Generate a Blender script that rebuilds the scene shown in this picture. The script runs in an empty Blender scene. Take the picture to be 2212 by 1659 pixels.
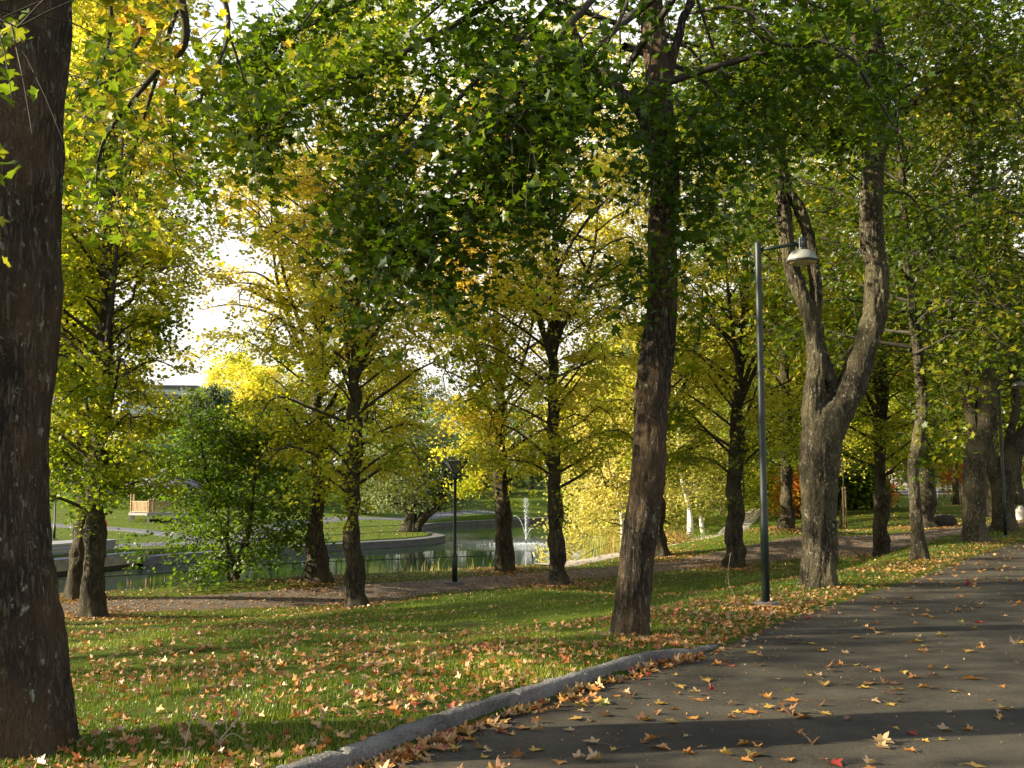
import bpy, math
import numpy as np
from mathutils import Vector, Matrix

# ------------------------------------------------------------------ camera, world, sun, exposure
scene = bpy.context.scene
COL = scene.collection
EYE = 1.65
FPX = 2250.0
HZ = 1045.0
PITCH = math.atan((HZ - 829.5) / FPX)
cam_d = bpy.data.cameras.new("camera")
cam = bpy.data.objects.new("camera", cam_d)
COL.objects.link(cam)
cam.location = (0, 0, EYE)
cam.rotation_euler = (math.radians(90) + PITCH, 0, 0)
cam_d.sensor_width = 36.0
cam_d.lens = 36.0 * FPX / 2212.0
cam_d.clip_end = 3000
cam_d.clip_start = 0.05
scene.camera = cam

SUN_EL = math.radians(21.0)
SUN_AZ = math.radians(-100.0)          # from +Y (north), clockwise: the sun stands to the left, a little behind the camera
sun_dir = Vector((math.sin(SUN_AZ) * math.cos(SUN_EL), math.cos(SUN_AZ) * math.cos(SUN_EL), math.sin(SUN_EL)))
world = bpy.data.worlds.new("World")
scene.world = world
world.use_nodes = True
wn = world.node_tree
bg = wn.nodes["Background"]
sky = wn.nodes.new("ShaderNodeTexSky")
sky.sky_type = 'NISHITA'
sky.sun_disc = False
sky.sun_elevation = SUN_EL
sky.sun_rotation = SUN_AZ
sky.air_density = 1.0
sky.dust_density = 3.0
sky.ozone_density = 0.8
# a bright veil of thin cloud over the low sky, blue showing higher up
_tc = wn.nodes.new("ShaderNodeTexCoord")
_sx = wn.nodes.new("ShaderNodeSeparateXYZ")
wn.links.new(_tc.outputs["Generated"], _sx.inputs[0])
_nz = wn.nodes.new("ShaderNodeTexNoise")
_nz.inputs["Scale"].default_value = 3.5
_nz.inputs["Detail"].default_value = 6
wn.links.new(_tc.outputs["Generated"], _nz.inputs["Vector"])
_ad = wn.nodes.new("ShaderNodeMath")
_ad.operation = 'MULTIPLY_ADD'
_ad.inputs[1].default_value = -1.1
wn.links.new(_sx.outputs[2], _ad.inputs[0])
wn.links.new(_nz.outputs["Fac"], _ad.inputs[2])
_mr = wn.nodes.new("ShaderNodeMapRange")
_mr.inputs[1].default_value = -0.35
_mr.inputs[2].default_value = 0.15
wn.links.new(_ad.outputs[0], _mr.inputs[0])
_mx = wn.nodes.new("ShaderNodeMix")
_mx.data_type = 'RGBA'
wn.links.new(_mr.outputs[0], _mx.inputs[0])
wn.links.new(sky.outputs[0], _mx.inputs[6])
_mx.inputs[7].default_value = (2.7, 2.62, 2.4, 1)
wn.links.new(_mx.outputs[2], bg.inputs[0])
bg.inputs[1].default_value = 0.15
sun_d = bpy.data.lights.new("sun", 'SUN')
sun_d.energy = 5.0
sun_d.angle = math.radians(0.6)
sun_d.color = (1.0, 0.87, 0.64)
sun = bpy.data.objects.new("sun", sun_d)
sun.rotation_euler = sun_dir.to_track_quat('Z', 'Y').to_euler()
COL.objects.link(sun)
scene.view_settings.view_transform = 'Standard'
scene.view_settings.look = 'None'
scene.view_settings.gamma = 1.0
scene.view_settings.exposure = 1.75
scene.cycles.max_bounces = 8
scene.cycles.diffuse_bounces = 4
scene.cycles.transmission_bounces = 6
scene.cycles.transparent_max_bounces = 6

R = np.random.default_rng(7)
CT, ST = math.cos(PITCH), math.sin(PITCH)


def P(px, py, Y):
    """pixel of the 2212 x 1659 photograph at forward distance Y -> point in the world"""
    u = (px - 1106.0) / FPX
    v = -(py - 829.5) / FPX
    dy = CT - v * ST
    dz = ST + v * CT
    k = Y / dy
    return np.array([u * k, Y, EYE + dz * k])


# ------------------------------------------------------------------ noise
def _h(ix, iy, iz):
    n = (ix * 374761393 + iy * 668265263 + iz * 2147483647 + 1013904223) & 0xFFFFFFFF
    n = ((n ^ (n >> 13)) * 1274126177) & 0xFFFFFFFF
    n = n ^ (n >> 16)
    return (n & 0xFFFF) / 65535.0


def vn(p):
    p = np.asarray(p, float)
    i = np.floor(p).astype(np.int64)
    f = p - i
    f = f * f * (3 - 2 * f)
    x, y, z = i[..., 0], i[..., 1], i[..., 2]
    r = 0
    for dx in (0, 1):
        wx = f[..., 0] if dx else 1 - f[..., 0]
        for dy in (0, 1):
            wy = f[..., 1] if dy else 1 - f[..., 1]
            for dz in (0, 1):
                wz = f[..., 2] if dz else 1 - f[..., 2]
                r = r + wx * wy * wz * _h(x + dx, y + dy, z + dz)
    return r * 2 - 1


# ------------------------------------------------------------------ mesh helpers
class Buf:
    def __init__(s):
        s.v, s.f, s.n, s.c = [], [], 0, []

    def add(s, v, f, col=None):
        v = np.asarray(v, float).reshape(-1, 3)
        for a in (f if isinstance(f, list) and len(f) and isinstance(f[0], np.ndarray) and f[0].ndim == 2 else [np.asarray(f)]):
            s.f.append(a + s.n)
            if col is not None:
                s.c.append(np.broadcast_to(col, (len(a), 3)))
        s.v.append(v)
        s.n += len(v)
        return s

    def mesh(s, name, mat, smooth=True):
        me = bpy.data.meshes.new(name)
        V = np.concatenate(s.v).astype(np.float32)
        me.vertices.add(len(V))
        me.vertices.foreach_set("co", V.ravel())
        loops = np.concatenate([a.ravel() for a in s.f]).astype(np.int32)
        cnt = np.concatenate([np.full(len(a), a.shape[1]) for a in s.f]).astype(np.int32)
        st = np.zeros(len(cnt), np.int32)
        st[1:] = np.cumsum(cnt)[:-1]
        me.loops.add(len(loops))
        me.loops.foreach_set("vertex_index", loops)
        me.polygons.add(len(cnt))
        me.polygons.foreach_set("loop_start", st)
        me.polygons.foreach_set("loop_total", cnt)
        me.polygons.foreach_set("use_smooth", np.full(len(cnt), smooth))
        if s.c:
            C = np.concatenate(s.c).astype(np.float32)
            a = me.attributes.new("tint", 'FLOAT_COLOR', 'FACE')
            a.data.foreach_set("color", np.concatenate([C, np.ones((len(C), 1), np.float32)], 1).ravel())
        me.materials.append(mat)
        me.update(calc_edges=True)
        return me


def link(name, me, parent=None, loc=None, rot=None, label=None, cat=None, group=None, kind=None):
    o = bpy.data.objects.new(name, me)
    COL.objects.link(o)
    if parent is not None:
        o.parent = parent
    if loc is not None:
        o.location = loc
    if rot is not None:
        o.rotation_euler = rot
    tag(o, label, cat, group, kind)
    return o


def tag(o, label=None, cat=None, group=None, kind=None):
    if label: o["label"] = label
    if cat: o["category"] = cat
    if group: o["group"] = group
    if kind: o["kind"] = kind
    return o


def thing(name, label, cat, loc=(0, 0, 0), rotz=0, group=None):
    o = bpy.data.objects.new(name, None)
    COL.objects.link(o)
    o.location = loc
    o.rotation_euler = (0, 0, rotz)
    o.empty_display_size = 0.2
    return tag(o, label, cat, group)


def part(name, buf, mat, parent, smooth=True, **k):
    return link(name, buf.mesh(name, mat, smooth), parent, **k)


def crom(pts, n):
    pts = np.asarray(pts, float)
    if len(pts) == 2:
        t = np.linspace(0, 1, n)[:, None]
        return pts[0] * (1 - t) + pts[1] * t
    q = np.concatenate([[2 * pts[0] - pts[1]], pts, [2 * pts[-1] - pts[-2]]])
    m = len(pts) - 1
    u = np.linspace(0, m, n)
    i = np.minimum(u.astype(int), m - 1)
    t = (u - i)[:, None]
    a, b, c, d = q[i], q[i + 1], q[i + 2], q[i + 3]
    return 0.5 * (2 * b + (c - a) * t + (2 * a - 5 * b + 4 * c - d) * t ** 2 + (3 * b - a - 3 * c + d) * t ** 3)


def tube(buf, pts, rad, seg=8, cap=True, disp=None, col=None):
    pts = np.asarray(pts, float)
    n = len(pts)
    rad = np.broadcast_to(np.asarray(rad, float), (n,))
    t = np.gradient(pts, axis=0)
    t /= np.linalg.norm(t, axis=1)[:, None] + 1e-9
    ref = np.array([0, 1.0, 0]) if abs(t[0][1]) < 0.9 else np.array([1.0, 0, 0])
    u = np.cross(ref, t)
    u /= np.linalg.norm(u, axis=1)[:, None] + 1e-9
    w = np.cross(t, u)
    a = np.linspace(0, 2 * np.pi, seg, endpoint=False)
    nrm = np.cos(a)[None, :, None] * u[:, None] + np.sin(a)[None, :, None] * w[:, None]
    V = pts[:, None] + nrm * rad[:, None, None]
    if disp is not None:
        V = V + nrm * disp(V, rad)[..., None]
    i = np.arange(n - 1)[:, None] * seg
    j = np.arange(seg)[None]
    k = (j + 1) % seg
    F = np.stack([i + j, i + k, i + seg + k, i + seg + j], -1).reshape(-1, 4)
    V = V.reshape(-1, 3)
    faces = [F]
    if cap:
        V = np.concatenate([V, pts[:1], pts[-1:]])
        j = np.arange(seg)
        k = (j + 1) % seg
        c0, c1 = n * seg, n * seg + 1
        faces.append(np.stack([k, j, np.full(seg, c0)], -1))
        faces.append(np.stack([(n - 1) * seg + j, (n - 1) * seg + k, np.full(seg, c1)], -1))
    buf.add(V, faces, col)


def box(buf, c, s, rot=0.0, tilt=None, col=None):
    c = np.asarray(c, float)
    h = np.asarray(s, float) / 2
    v = np.array([[x, y, z] for x in (-1, 1) for y in (-1, 1) for z in (-1, 1)]) * h
    if tilt is not None:
        v = v @ np.array(tilt.to_matrix()).T if hasattr(tilt, 'to_matrix') else v @ np.asarray(tilt).T
    cr, sr = math.cos(rot), math.sin(rot)
    v = v @ np.array([[cr, sr, 0], [-sr, cr, 0], [0, 0, 1]])
    f = np.array([[0, 1, 3, 2], [4, 6, 7, 5], [0, 4, 5, 1], [2, 3, 7, 6], [0, 2, 6, 4], [1, 5, 7, 3]])
    buf.add(v + c, f, col)


def lathe(buf, prof, c=(0, 0, 0), seg=24, closed=True):
    prof = np.asarray(prof, float)
    a = np.linspace(0, 2 * np.pi, seg, endpoint=False)
    V = np.stack([prof[:, 0, None] * np.cos(a), prof[:, 0, None] * np.sin(a), np.repeat(prof[:, 1, None], seg, 1)], -1) + np.asarray(c)
    n = len(prof)
    i = np.arange(n - 1)[:, None] * seg
    j = np.arange(seg)[None]
    k = (j + 1) % seg
    buf.add(V.reshape(-1, 3), np.stack([i + j, i + k, i + seg + k, i + seg + j], -1).reshape(-1, 4))


# ------------------------------------------------------------------ materials
def mat(name):
    m = bpy.data.materials.new(name)
    m.use_nodes = True
    nt = m.node_tree
    return m, nt, nt.nodes["Principled BSDF"], nt.nodes["Material Output"]


def N(nt, typ, **k):
    n = nt.nodes.new("ShaderNode" + typ)
    for a, b in k.items():
        if a.startswith("i_"):
            key = a[2:]
            n.inputs[int(key) if key.isdigit() else key].default_value = b
        else:
            setattr(n, a, b)
    return n


def ramp(nt, stops, src):
    r = N(nt, "ValToRGB")
    e = r.color_ramp.elements
    while len(e) < len(stops): e.new(0.5)
    for q, (p, c) in zip(e, stops):
        q.position = p
        q.color = (*c, 1) if len(c) == 3 else c
    nt.links.new(src, r.inputs[0])
    return r


def coords(nt, scale=(1, 1, 1), kind="Object"):
    tc = N(nt, "TexCoord")
    mp = N(nt, "Mapping")
    mp.inputs["Scale"].default_value = scale
    nt.links.new(tc.outputs[kind], mp.inputs[0])
    return mp.outputs[0]


def noise(nt, co, scale, detail=4, rough=0.55):
    n = N(nt, "TexNoise")
    n.inputs["Scale"].default_value = scale
    n.inputs["Detail"].default_value = detail
    n.inputs["Roughness"].default_value = rough
    nt.links.new(co, n.inputs["Vector"])
    return n.outputs["Fac"]


def bump(nt, src, bs, dist=0.02, strength=1.0, prev=None):
    b = N(nt, "Bump")
    b.inputs["Distance"].default_value = dist
    b.inputs["Strength"].default_value = strength
    nt.links.new(src, b.inputs["Height"])
    if prev is not None:
        nt.links.new(prev.outputs[0], b.inputs["Normal"])
    nt.links.new(b.outputs[0], bs.inputs["Normal"])
    return b


def mixc(nt, fac, a, b, mode='MIX'):
    m = N(nt, "Mix", data_type='RGBA', blend_type=mode)
    for sock, val in ((m.inputs[0], fac), (m.inputs[6], a), (m.inputs[7], b)):
        if hasattr(val, "links"): nt.links.new(val, sock)
        else: sock.default_value = val if not isinstance(val, tuple) else ((*val, 1) if len(val) == 3 else val)
    return m.outputs[2]


def plain(name, col, rough=0.6, metal=0.0, var=0.12, scale=6.0, bmp=0.0):
    m, nt, bs, out = mat(name)
    co = coords(nt)
    f = noise(nt, co, scale, 5)
    d = tuple(max(0, c * (1 - var)) for c in col)
    l = tuple(min(1, c * (1 + var)) for c in col)
    r = ramp(nt, [(0.3, d), (0.7, l)], f)
    nt.links.new(r.outputs[0], bs.inputs["Base Color"])
    bs.inputs["Roughness"].default_value = rough
    bs.inputs["Metallic"].default_value = metal
    if bmp:
        bump(nt, noise(nt, co, scale * 8, 4), bs, bmp)
    return m


def bark_mat(name, dark, light, lichen, zs=0.16, scale=26, dist=0.03, lich=0.62, rust=None):
    m, nt, bs, out = mat(name)
    co = coords(nt, (1, 1, zs))
    co2 = coords(nt, (1, 1, 0.6))
    n1 = noise(nt, co, scale * 1.6, 6, 0.7)

    def furrow(sc_, w):
        q = N(nt, "TexNoise")
        q.inputs["Scale"].default_value = sc_
        q.inputs["Detail"].default_value = 3
        q.inputs["Distortion"].default_value = 0.6
        nt.links.new(co, q.inputs["Vector"])
        s1 = N(nt, "Math", operation='SUBTRACT')
        nt.links.new(q.outputs["Fac"], s1.inputs[0])
        s1.inputs[1].default_value = 0.5
        s2 = N(nt, "Math", operation='ABSOLUTE')
        nt.links.new(s1.outputs[0], s2.inputs[0])
        return ramp(nt, [(0.0, (0.05, 0.05, 0.05)), (w, (1, 1, 1))], s2.outputs[0])

    fa, fb = furrow(scale * 0.42, 0.10), furrow(scale, 0.13)
    crack = N(nt, "Math", operation='MULTIPLY')
    nt.links.new(fa.outputs[0], crack.inputs[0])
    nt.links.new(fb.outputs[0], crack.inputs[1])
    h = N(nt, "Math", operation='MULTIPLY')
    nt.links.new(crack.outputs[0], h.inputs[0])
    nt.links.new(n1, h.inputs[1])
    c = ramp(nt, [(0.04, dark), (0.58, light)], h.outputs[0])
    big = noise(nt, co2, 2.2, 3)
    col = mixc(nt, ramp(nt, [(0.42, (0, 0, 0)), (0.62, (1, 1, 1))], big).outputs[0], c.outputs[0],
               tuple(x * y for x, y in zip(light, rust or (0.8, 0.85, 0.7))) + (1,))
    col = mixc(nt, 0.5, c.outputs[0], col)
    l1 = noise(nt, co2, 16, 6, 0.7)
    lf = ramp(nt, [(lich, (0, 0, 0)), (lich + 0.05, (1, 1, 1))], l1)
    col = mixc(nt, lf.outputs[0], col, lichen + (1,))
    nt.links.new(col, bs.inputs["Base Color"])
    bs.inputs["Roughness"].default_value = 0.9
    bs.inputs["Specular IOR Level"].default_value = 0.25
    b1 = bump(nt, h.outputs[0], bs, dist * 1.8)
    bump(nt, noise(nt, co2, 60, 5, 0.7), bs, dist * 0.5, prev=b1)
    return m


def leaf_mat(name, trans=0.58, gloss=0.10, boost=1.25):
    m, nt, bs, out = mat(name)
    at = N(nt, "Attribute", attribute_name="tint")
    bs.inputs["Roughness"].default_value = 0.42
    bs.inputs["Specular IOR Level"].default_value = 0.5
    nt.links.new(at.outputs["Color"], bs.inputs["Base Color"])
    tr = N(nt, "BsdfTranslucent")
    g = N(nt, "Gamma")
    g.inputs[1].default_value = 0.85
    nt.links.new(at.outputs["Color"], g.inputs[0])
    mul = mixc(nt, 1.0, g.outputs[0], (boost, boost, boost * 0.55, 1), 'MULTIPLY')
    nt.links.new(mul, tr.inputs[0])
    mx = N(nt, "MixShader")
    mx.inputs[0].default_value = trans
    nt.links.new(bs.outputs[0], mx.inputs[1])
    nt.links.new(tr.outputs[0], mx.inputs[2])
    nt.links.new(mx.outputs[0], out.inputs[0])
    return m


M = {}
M['bark_near'] = bark_mat("maple_bark", (0.014, 0.010, 0.006), (0.145, 0.115, 0.074), (0.24, 0.245, 0.18), 0.13, 40, 0.03, 0.60, (0.95, 0.75, 0.6))
M['bark_grey'] = bark_mat("grey_maple_bark", (0.020, 0.016, 0.010), (0.225, 0.185, 0.118), (0.30, 0.305, 0.21), 0.22, 46, 0.04, 0.59)
M['bark_lind'] = bark_mat("linden_bark", (0.016, 0.013, 0.008), (0.130, 0.104, 0.064), (0.15, 0.155, 0.10), 0.22, 20, 0.03, 0.66)
M['branch'] = plain("branch_bark", (0.030, 0.023, 0.014), 0.85, var=0.3, scale=12, bmp=0.004)
M['leaf'] = leaf_mat("leaf_green_yellow")
M['leafdark'] = leaf_mat("maple_leaf", 0.5, boost=1.25)
M['grassb'] = leaf_mat("grass_blade", 0.3, boost=1.1)
M['litter'] = leaf_mat("fallen_leaf", 0.15, boost=1.0)
M['pole'] = plain("dark_green_paint", (0.006, 0.015, 0.012), 0.5, 0.0, 0.1, 3)
M['black'] = plain("black_iron", (0.015, 0.016, 0.016), 0.5, 0.3)
M['concrete'] = plain("pond_wall_concrete", (0.10, 0.098, 0.096), 0.85, var=0.2, scale=1.5, bmp=0.01)
M['stone'] = plain("boulder_stone", (0.20, 0.16, 0.12), 0.9, var=0.35, scale=3, bmp=0.03)
M['pale_stone'] = plain("pale_stone", (0.42, 0.38, 0.34), 0.9, var=0.15, scale=4, bmp=0.02)
M['timber'] = plain("new_timber", (0.30, 0.20, 0.095), 0.7, var=0.2, scale=4)
M['grey_timber'] = plain("weathered_grey_timber", (0.20, 0.195, 0.19), 0.8, var=0.15, scale=5)
M['felt'] = plain("grey_roof_felt", (0.08, 0.075, 0.083), 0.85)
M['white'] = plain("white_paint", (0.78, 0.77, 0.74), 0.5, var=0.04)
M['dkglass'] = plain("dark_window_glass", (0.05, 0.07, 0.09), 0.08, 0.0)
M['shade'] = plain("frosted_lamp_dome", (0.22, 0.225, 0.205), 0.18, var=0.05)
M['amber'] = plain("lamp_lens", (0.50, 0.38, 0.22), 0.15, var=0.3, scale=30)


# ------------------------------------------------------------------ leaves
_h1 = [(0, 0), (0.46, -0.10), (0.32, 0.18), (0.60, 0.46), (0.27, 0.52), (0, 0.98)]
MT_V = np.array([(x, y, 0.10 * abs(x)) for x, y in _h1] + [(-x, y, 0.10 * abs(x)) for x, y in _h1[1:5]])
MT_V[:, 1] -= 0.35
MT_F = [np.array([[0, 1, 2, 3, 4, 5], [0, 5, 9, 8, 7, 6]])]
# a finer maple leaf with side teeth for those lying or hanging close by
_h2 = [(0, 0), (0.20, -0.08), (0.46, -0.12), (0.42, 0.06), (0.33, 0.16), (0.52, 0.24), (0.66, 0.48), (0.48, 0.50), (0.28, 0.46), (0.30, 0.66), (0.17, 0.72), (0, 0.98)]
MF_V = np.array([(x, y, 0.14 * abs(x) - 0.12 * (y - 0.35) ** 2) for x, y in _h2] + [(-x, y, 0.14 * abs(x) - 0.12 * (y - 0.35) ** 2) for x, y in _h2[1:11]])
MF_V[:, 1] -= 0.35
MF_F = [np.array([list(range(12)), [0] + [11] + list(range(21, 11, -1))])]
QT_V = np.array([(0, -0.5, 0), (0.42, -0.08, 0.07), (0, 0.55, -0.03), (-0.42, -0.08, 0.07)])
QT_F = [np.array([[0, 1, 2, 3]])]
TPL = {'maple': (MT_V, MT_F), 'fine': (MF_V, MF_F), 'quad': (QT_V, QT_F)}


def add_leaves(buf, pos, size, col, rng, tpl='quad', tilt=0.55, droop=0.35, flat=False, curl=0.0):
    n = len(pos)
    if n == 0: return
    TV, TF = TPL[tpl]
    nr = rng.normal(size=(n, 3)) * tilt + np.array([0, 0, 1.0])
    nr /= np.linalg.norm(nr, axis=1)[:, None]
    a = rng.uniform(0, 2 * np.pi, n)
    d = np.stack([np.cos(a), np.sin(a), np.full(n, -droop)], -1)
    d -= (d * nr).sum(1)[:, None] * nr
    d /= np.linalg.norm(d, axis=1)[:, None] + 1e-9
    s = np.cross(d, nr)
    size = np.broadcast_to(size, (n,))
    T = np.broadcast_to(TV, (n,) + TV.shape).copy()
    if tpl != 'quad':
        T[..., 0] *= rng.uniform(0.62, 1.08, (n, 1))
        T[..., 2] += np.abs(T[..., 0]) * (rng.beta(1.0, 3.2, (n, 1)) * (1.3 if curl else 0.9) - 0.1)
    if curl:
        T[..., 2] += curl * rng.uniform(0.2, 1.6, (n, 1)) * (T[..., 0] ** 2 * 2.2 + T[..., 1] ** 2 * rng.uniform(-0.8, 1.6, (n, 1)))
    V = pos[:, None] + size[:, None, None] * (T[..., 0:1] * s[:, None] + T[..., 1:2] * d[:, None] + T[..., 2:3] * nr[:, None])
    K = len(TV)
    off = (np.arange(n) * K)[:, None, None]
    base = buf.n
    buf.v.append(V.reshape(-1, 3))
    buf.n += n * K
    for f in TF:
        buf.f.append((f[None] + off + base).reshape(-1, f.shape[1]))
        buf.c.append(np.repeat(col, len(f), 0))


def pal(stops, t):
    x = [s[0] for s in stops]
    return np.stack([np.interp(t, x, [s[1][k] for s in stops]) for k in range(3)], -1)


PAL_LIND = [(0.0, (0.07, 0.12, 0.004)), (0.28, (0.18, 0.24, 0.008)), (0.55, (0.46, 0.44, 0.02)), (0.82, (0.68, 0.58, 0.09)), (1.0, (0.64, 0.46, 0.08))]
PAL_DARK = [(0.0, (0.018, 0.043, 0.002)), (0.5, (0.046, 0.090, 0.003)), (0.85, (0.12, 0.17, 0.006)), (1.0, (0.38, 0.32, 0.03))]
PAL_MAPY = [(0.0, (0.045, 0.09, 0.004)), (0.5, (0.125, 0.185, 0.008)), (0.78, (0.42, 0.33, 0.02)), (1.0, (0.55, 0.22, 0.03))]
PAL_MIX = [(0.0, (0.024, 0.050, 0.002)), (0.45, (0.064, 0.104, 0.004)), (0.75, (0.22, 0.21, 0.010)), (1.0, (0.45, 0.26, 0.03))]
PAL_GOLD = [(0.0, (0.20, 0.22, 0.03)), (0.5, (0.50, 0.44, 0.12)), (1.0, (0.68, 0.57, 0.27))]
PAL_BUSH = [(0.0, (0.034, 0.074, 0.003)), (0.6, (0.080, 0.142, 0.004)), (1.0, (0.15, 0.27, 0.03))]
PAL_WILL = [(0.0, (0.07, 0.10, 0.045)), (0.6, (0.16, 0.19, 0.09)), (1.0, (0.30, 0.32, 0.17))]
PAL_ORNG = [(0.0, (0.30, 0.20, 0.03)), (0.5, (0.55, 0.22, 0.035)), (1.0, (0.55, 0.12, 0.03))]
PAL_CONI = [(0.0, (0.018, 0.040, 0.018)), (1.0, (0.05, 0.085, 0.035))]
PAL_FALL = [(0.0, (0.22, 0.12, 0.05)), (0.3, (0.36, 0.22, 0.10)), (0.5, (0.42, 0.25, 0.07)), (0.72, (0.40, 0.16, 0.035)), (0.93, (0.26, 0.08, 0.025)), (0.98, (0.28, 0.03, 0.02)), (1.0, (0.18, 0.20, 0.05))]


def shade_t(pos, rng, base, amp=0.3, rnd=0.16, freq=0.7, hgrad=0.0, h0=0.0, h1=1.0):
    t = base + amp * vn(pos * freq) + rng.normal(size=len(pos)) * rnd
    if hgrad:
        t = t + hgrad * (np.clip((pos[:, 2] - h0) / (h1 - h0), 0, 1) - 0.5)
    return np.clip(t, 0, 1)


# ------------------------------------------------------------------ terrain
CTRL = []


def g(px, py, Y): CTRL.append(P(px, py, Y))


EDGE_PX = [(768, 1659), (842, 1629), (1010, 1565), (1225, 1495), (1420, 1432), (1545, 1400), (1700, 1335), (1800, 1305), (2000, 1240), (2100, 1203), (2212, 1168)]


def ground0(px, py, z=0.0):
    u = (px - 1106.0) / FPX
    v = -(py - 829.5) / FPX
    dy, dz = CT - v * ST, ST + v * CT
    k = (z - EYE) / dz
    return np.array([u * k, dy * k, z])


EDGE = np.array([(-7.5, 0.2, 0), (-3.9, 2.6, 0), (-2.15, 4.5, 0)] + [tuple(ground0(*p)) for p in EDGE_PX])
_d = EDGE[-1] - EDGE[-2]
_d /= np.linalg.norm(_d)
EDGE = np.concatenate([EDGE, [EDGE[-1] + _d * k + np.array([0, 0, 0.0]) for k in (12, 30, 60)]])
for e in EDGE[2:]: CTRL.append(np.array([e[0], e[1], 0.0]))
for x, y, z in [(0, 0, 0), (-8, -4, 0), (6, 0, 0.02), (10, 10, 0.05), (20, 20, 0.1), (12, -8, 0.1), (40, 30, 0.4), (60, 60, 1.0), (40, 0, 0.5), (-12, 3, -0.35),
                (-8, 12, -0.5), (-4.2, 13, -0.42), (-3, 9, -0.16), (-14, 20, -1.35), (-6, 20, -1.1), (2, 20, -0.62), (-25, 12, -1.6), (-30, 20, -1.9), (-60, 10, -2.2), (-20, -10, -0.6),
                (0, 12, -0.20), (0, 16, -0.46), (-1, 20, -0.80), (0, 26, -1.14), (2, 15, -0.30), (1, 13.4, -0.24), (-1.6, 9.5, -0.10), (-1.5, 7.5, -0.04), (4, 17, -0.28),
                (7, 25, -0.72), (9.5, 30, -0.75), (14, 34, -0.42)]:
    CTRL.append(np.array([x, y, z], float))
LIND_F = [(200, 1332, 27.0), (770, 1302, 30.4), (1205, 1262, 33.85), (1590, 1227, 37.3), (1905, 1184, 40.7)]
LIND_R = [(165, 1297, 30.1), (685, 1267, 33.6), (1090, 1237, 37.0), (1425, 1203, 40.5), (1700, 1162, 44.0), (2003, 1142, 47.5)]
for p in LIND_F + LIND_R: g(*p)
for p in [(1360, 1385, 11.2), (1772, 1266, 16.9), (1655, 1322, 13.9), (1985, 1217, 23.0), (2105, 1178, 30.0), (2170, 1158, 36.0),
          (1520, 1168, 56), (1575, 1152, 66), (1850, 1128, 62), (1950, 1095, 88), (1950, 1071, 112), (1940, 1054, 200), (2190, 1118, 62), (2140, 1120, 60),
          (2350, 1090, 80), (2350, 1060, 130), (1700, 1090, 110), (1600, 1100, 110),
          (110, 1181, 60), (400, 1152, 74), (335, 1127, 85), (150, 1120, 85), (700, 1140, 84), (880, 1148, 84), (780, 1120, 97), (1150, 1087, 130), (600, 1105, 100), (1000, 1105, 118),
          (100, 1090, 110), (350, 1085, 120), (700, 1070, 140)]:
    g(*p)
for x, y, z in [(-80, 150, 3), (-30, 170, 4), (20, 190, 2.5), (60, 200, 2), (100, 120, 2), (-120, 80, 0), (-200, 200, 6), (200, 200, 4), (0, 280, 6), (-100, 30, -1.5), (-100, -60, 0), (100, -60, 1),
                (-45, 60, -1.9), (-35, 56, -2.0), (9, 50, -1.5), (12, 70, -1.2), (14, 110, -0.8), (-300, 300, 8), (300, 300, 6), (-300, -60, 2), (300, -60, 2), (20, 80, -0.3),
                (-22, 59, -1.95), (-16, 66, -2.2), (-10, 73, -2.2), (-6, 79, -2.2), (-7, 105, -2.15), (4, 124, -2.1)]:
    CTRL.append(np.array([x, y, z], float))
CTRL = np.array(CTRL)


def _phi(r): return r


def _fit():
    n = len(CTRL)
    D = np.linalg.norm(CTRL[:, None, :2] - CTRL[None, :, :2], axis=2)
    A = np.zeros((n + 3, n + 3))
    A[:n, :n] = -np.sqrt(D ** 2 + 9.0) - np.eye(n) * 0.5
    A[:n, n] = 1
    A[:n, n + 1:] = CTRL[:, :2]
    A[n:, :n] = A[:n, n:].T
    b = np.concatenate([CTRL[:, 2], np.zeros(3)])
    return np.linalg.solve(A, b)


_W = _fit()


def zr(xy):
    xy = np.asarray(xy, float)
    sh = xy.shape[:-1]
    q = xy.reshape(-1, 2)
    out = np.empty(len(q))
    for i in range(0, len(q), 20000):
        b = q[i:i + 20000]
        D = np.linalg.norm(b[:, None] - CTRL[None, :, :2], axis=2)
        out[i:i + 20000] = -np.sqrt(D ** 2 + 9.0) @ _W[:-3] + _W[-3] + b @ _W[-2:]
    return out.reshape(sh)


def z0(xy):
    """the fitted ground, levelled to a smooth plane where the wide path runs"""
    xy = np.asarray(xy, float)
    r = zr(xy)
    d, _ = pdist(xy, EDGE_S)
    w = (1 - sst(0.1, 4.0, d)) * (1 - sst(34, 64, xy[..., 1])) * (1 - sst(10, 20, -d))
    return r * (1 - w)


WATER = EYE - 4.4
rr = lambda k: np.array([-12.6 + 6.3 * k, 30.1 + 3.47 * k])
SHORE_NEAR = [(-64.0, 5.2), (-39.0, 18.9), (-14.0, 32.7), (-7.7, 36.2), (-1.4, 39.6), (1.5, 42.0), (3.6, 46.5), (6.5, 60.0), (8.0, 85.0), (8.5, 110.0)]
SHORE_FAR = [(7.6, 128.0), (4.0, 122.0), (-5.2, 110.0), (-8.1, 104.0), (-8.6, 96.0), (-6.6, 86.0), (-5.3, 81.5), (-5.2, 79.2), (-6.8, 74.6), (-9.7, 71.2), (-14.6, 65.0), (-18.6, 59.3), (-19.8, 56.6), (-22.5, 50.8), (-27, 42), (-50, 36), (-76, 26)]
POND = np.array(SHORE_NEAR + SHORE_FAR)


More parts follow.
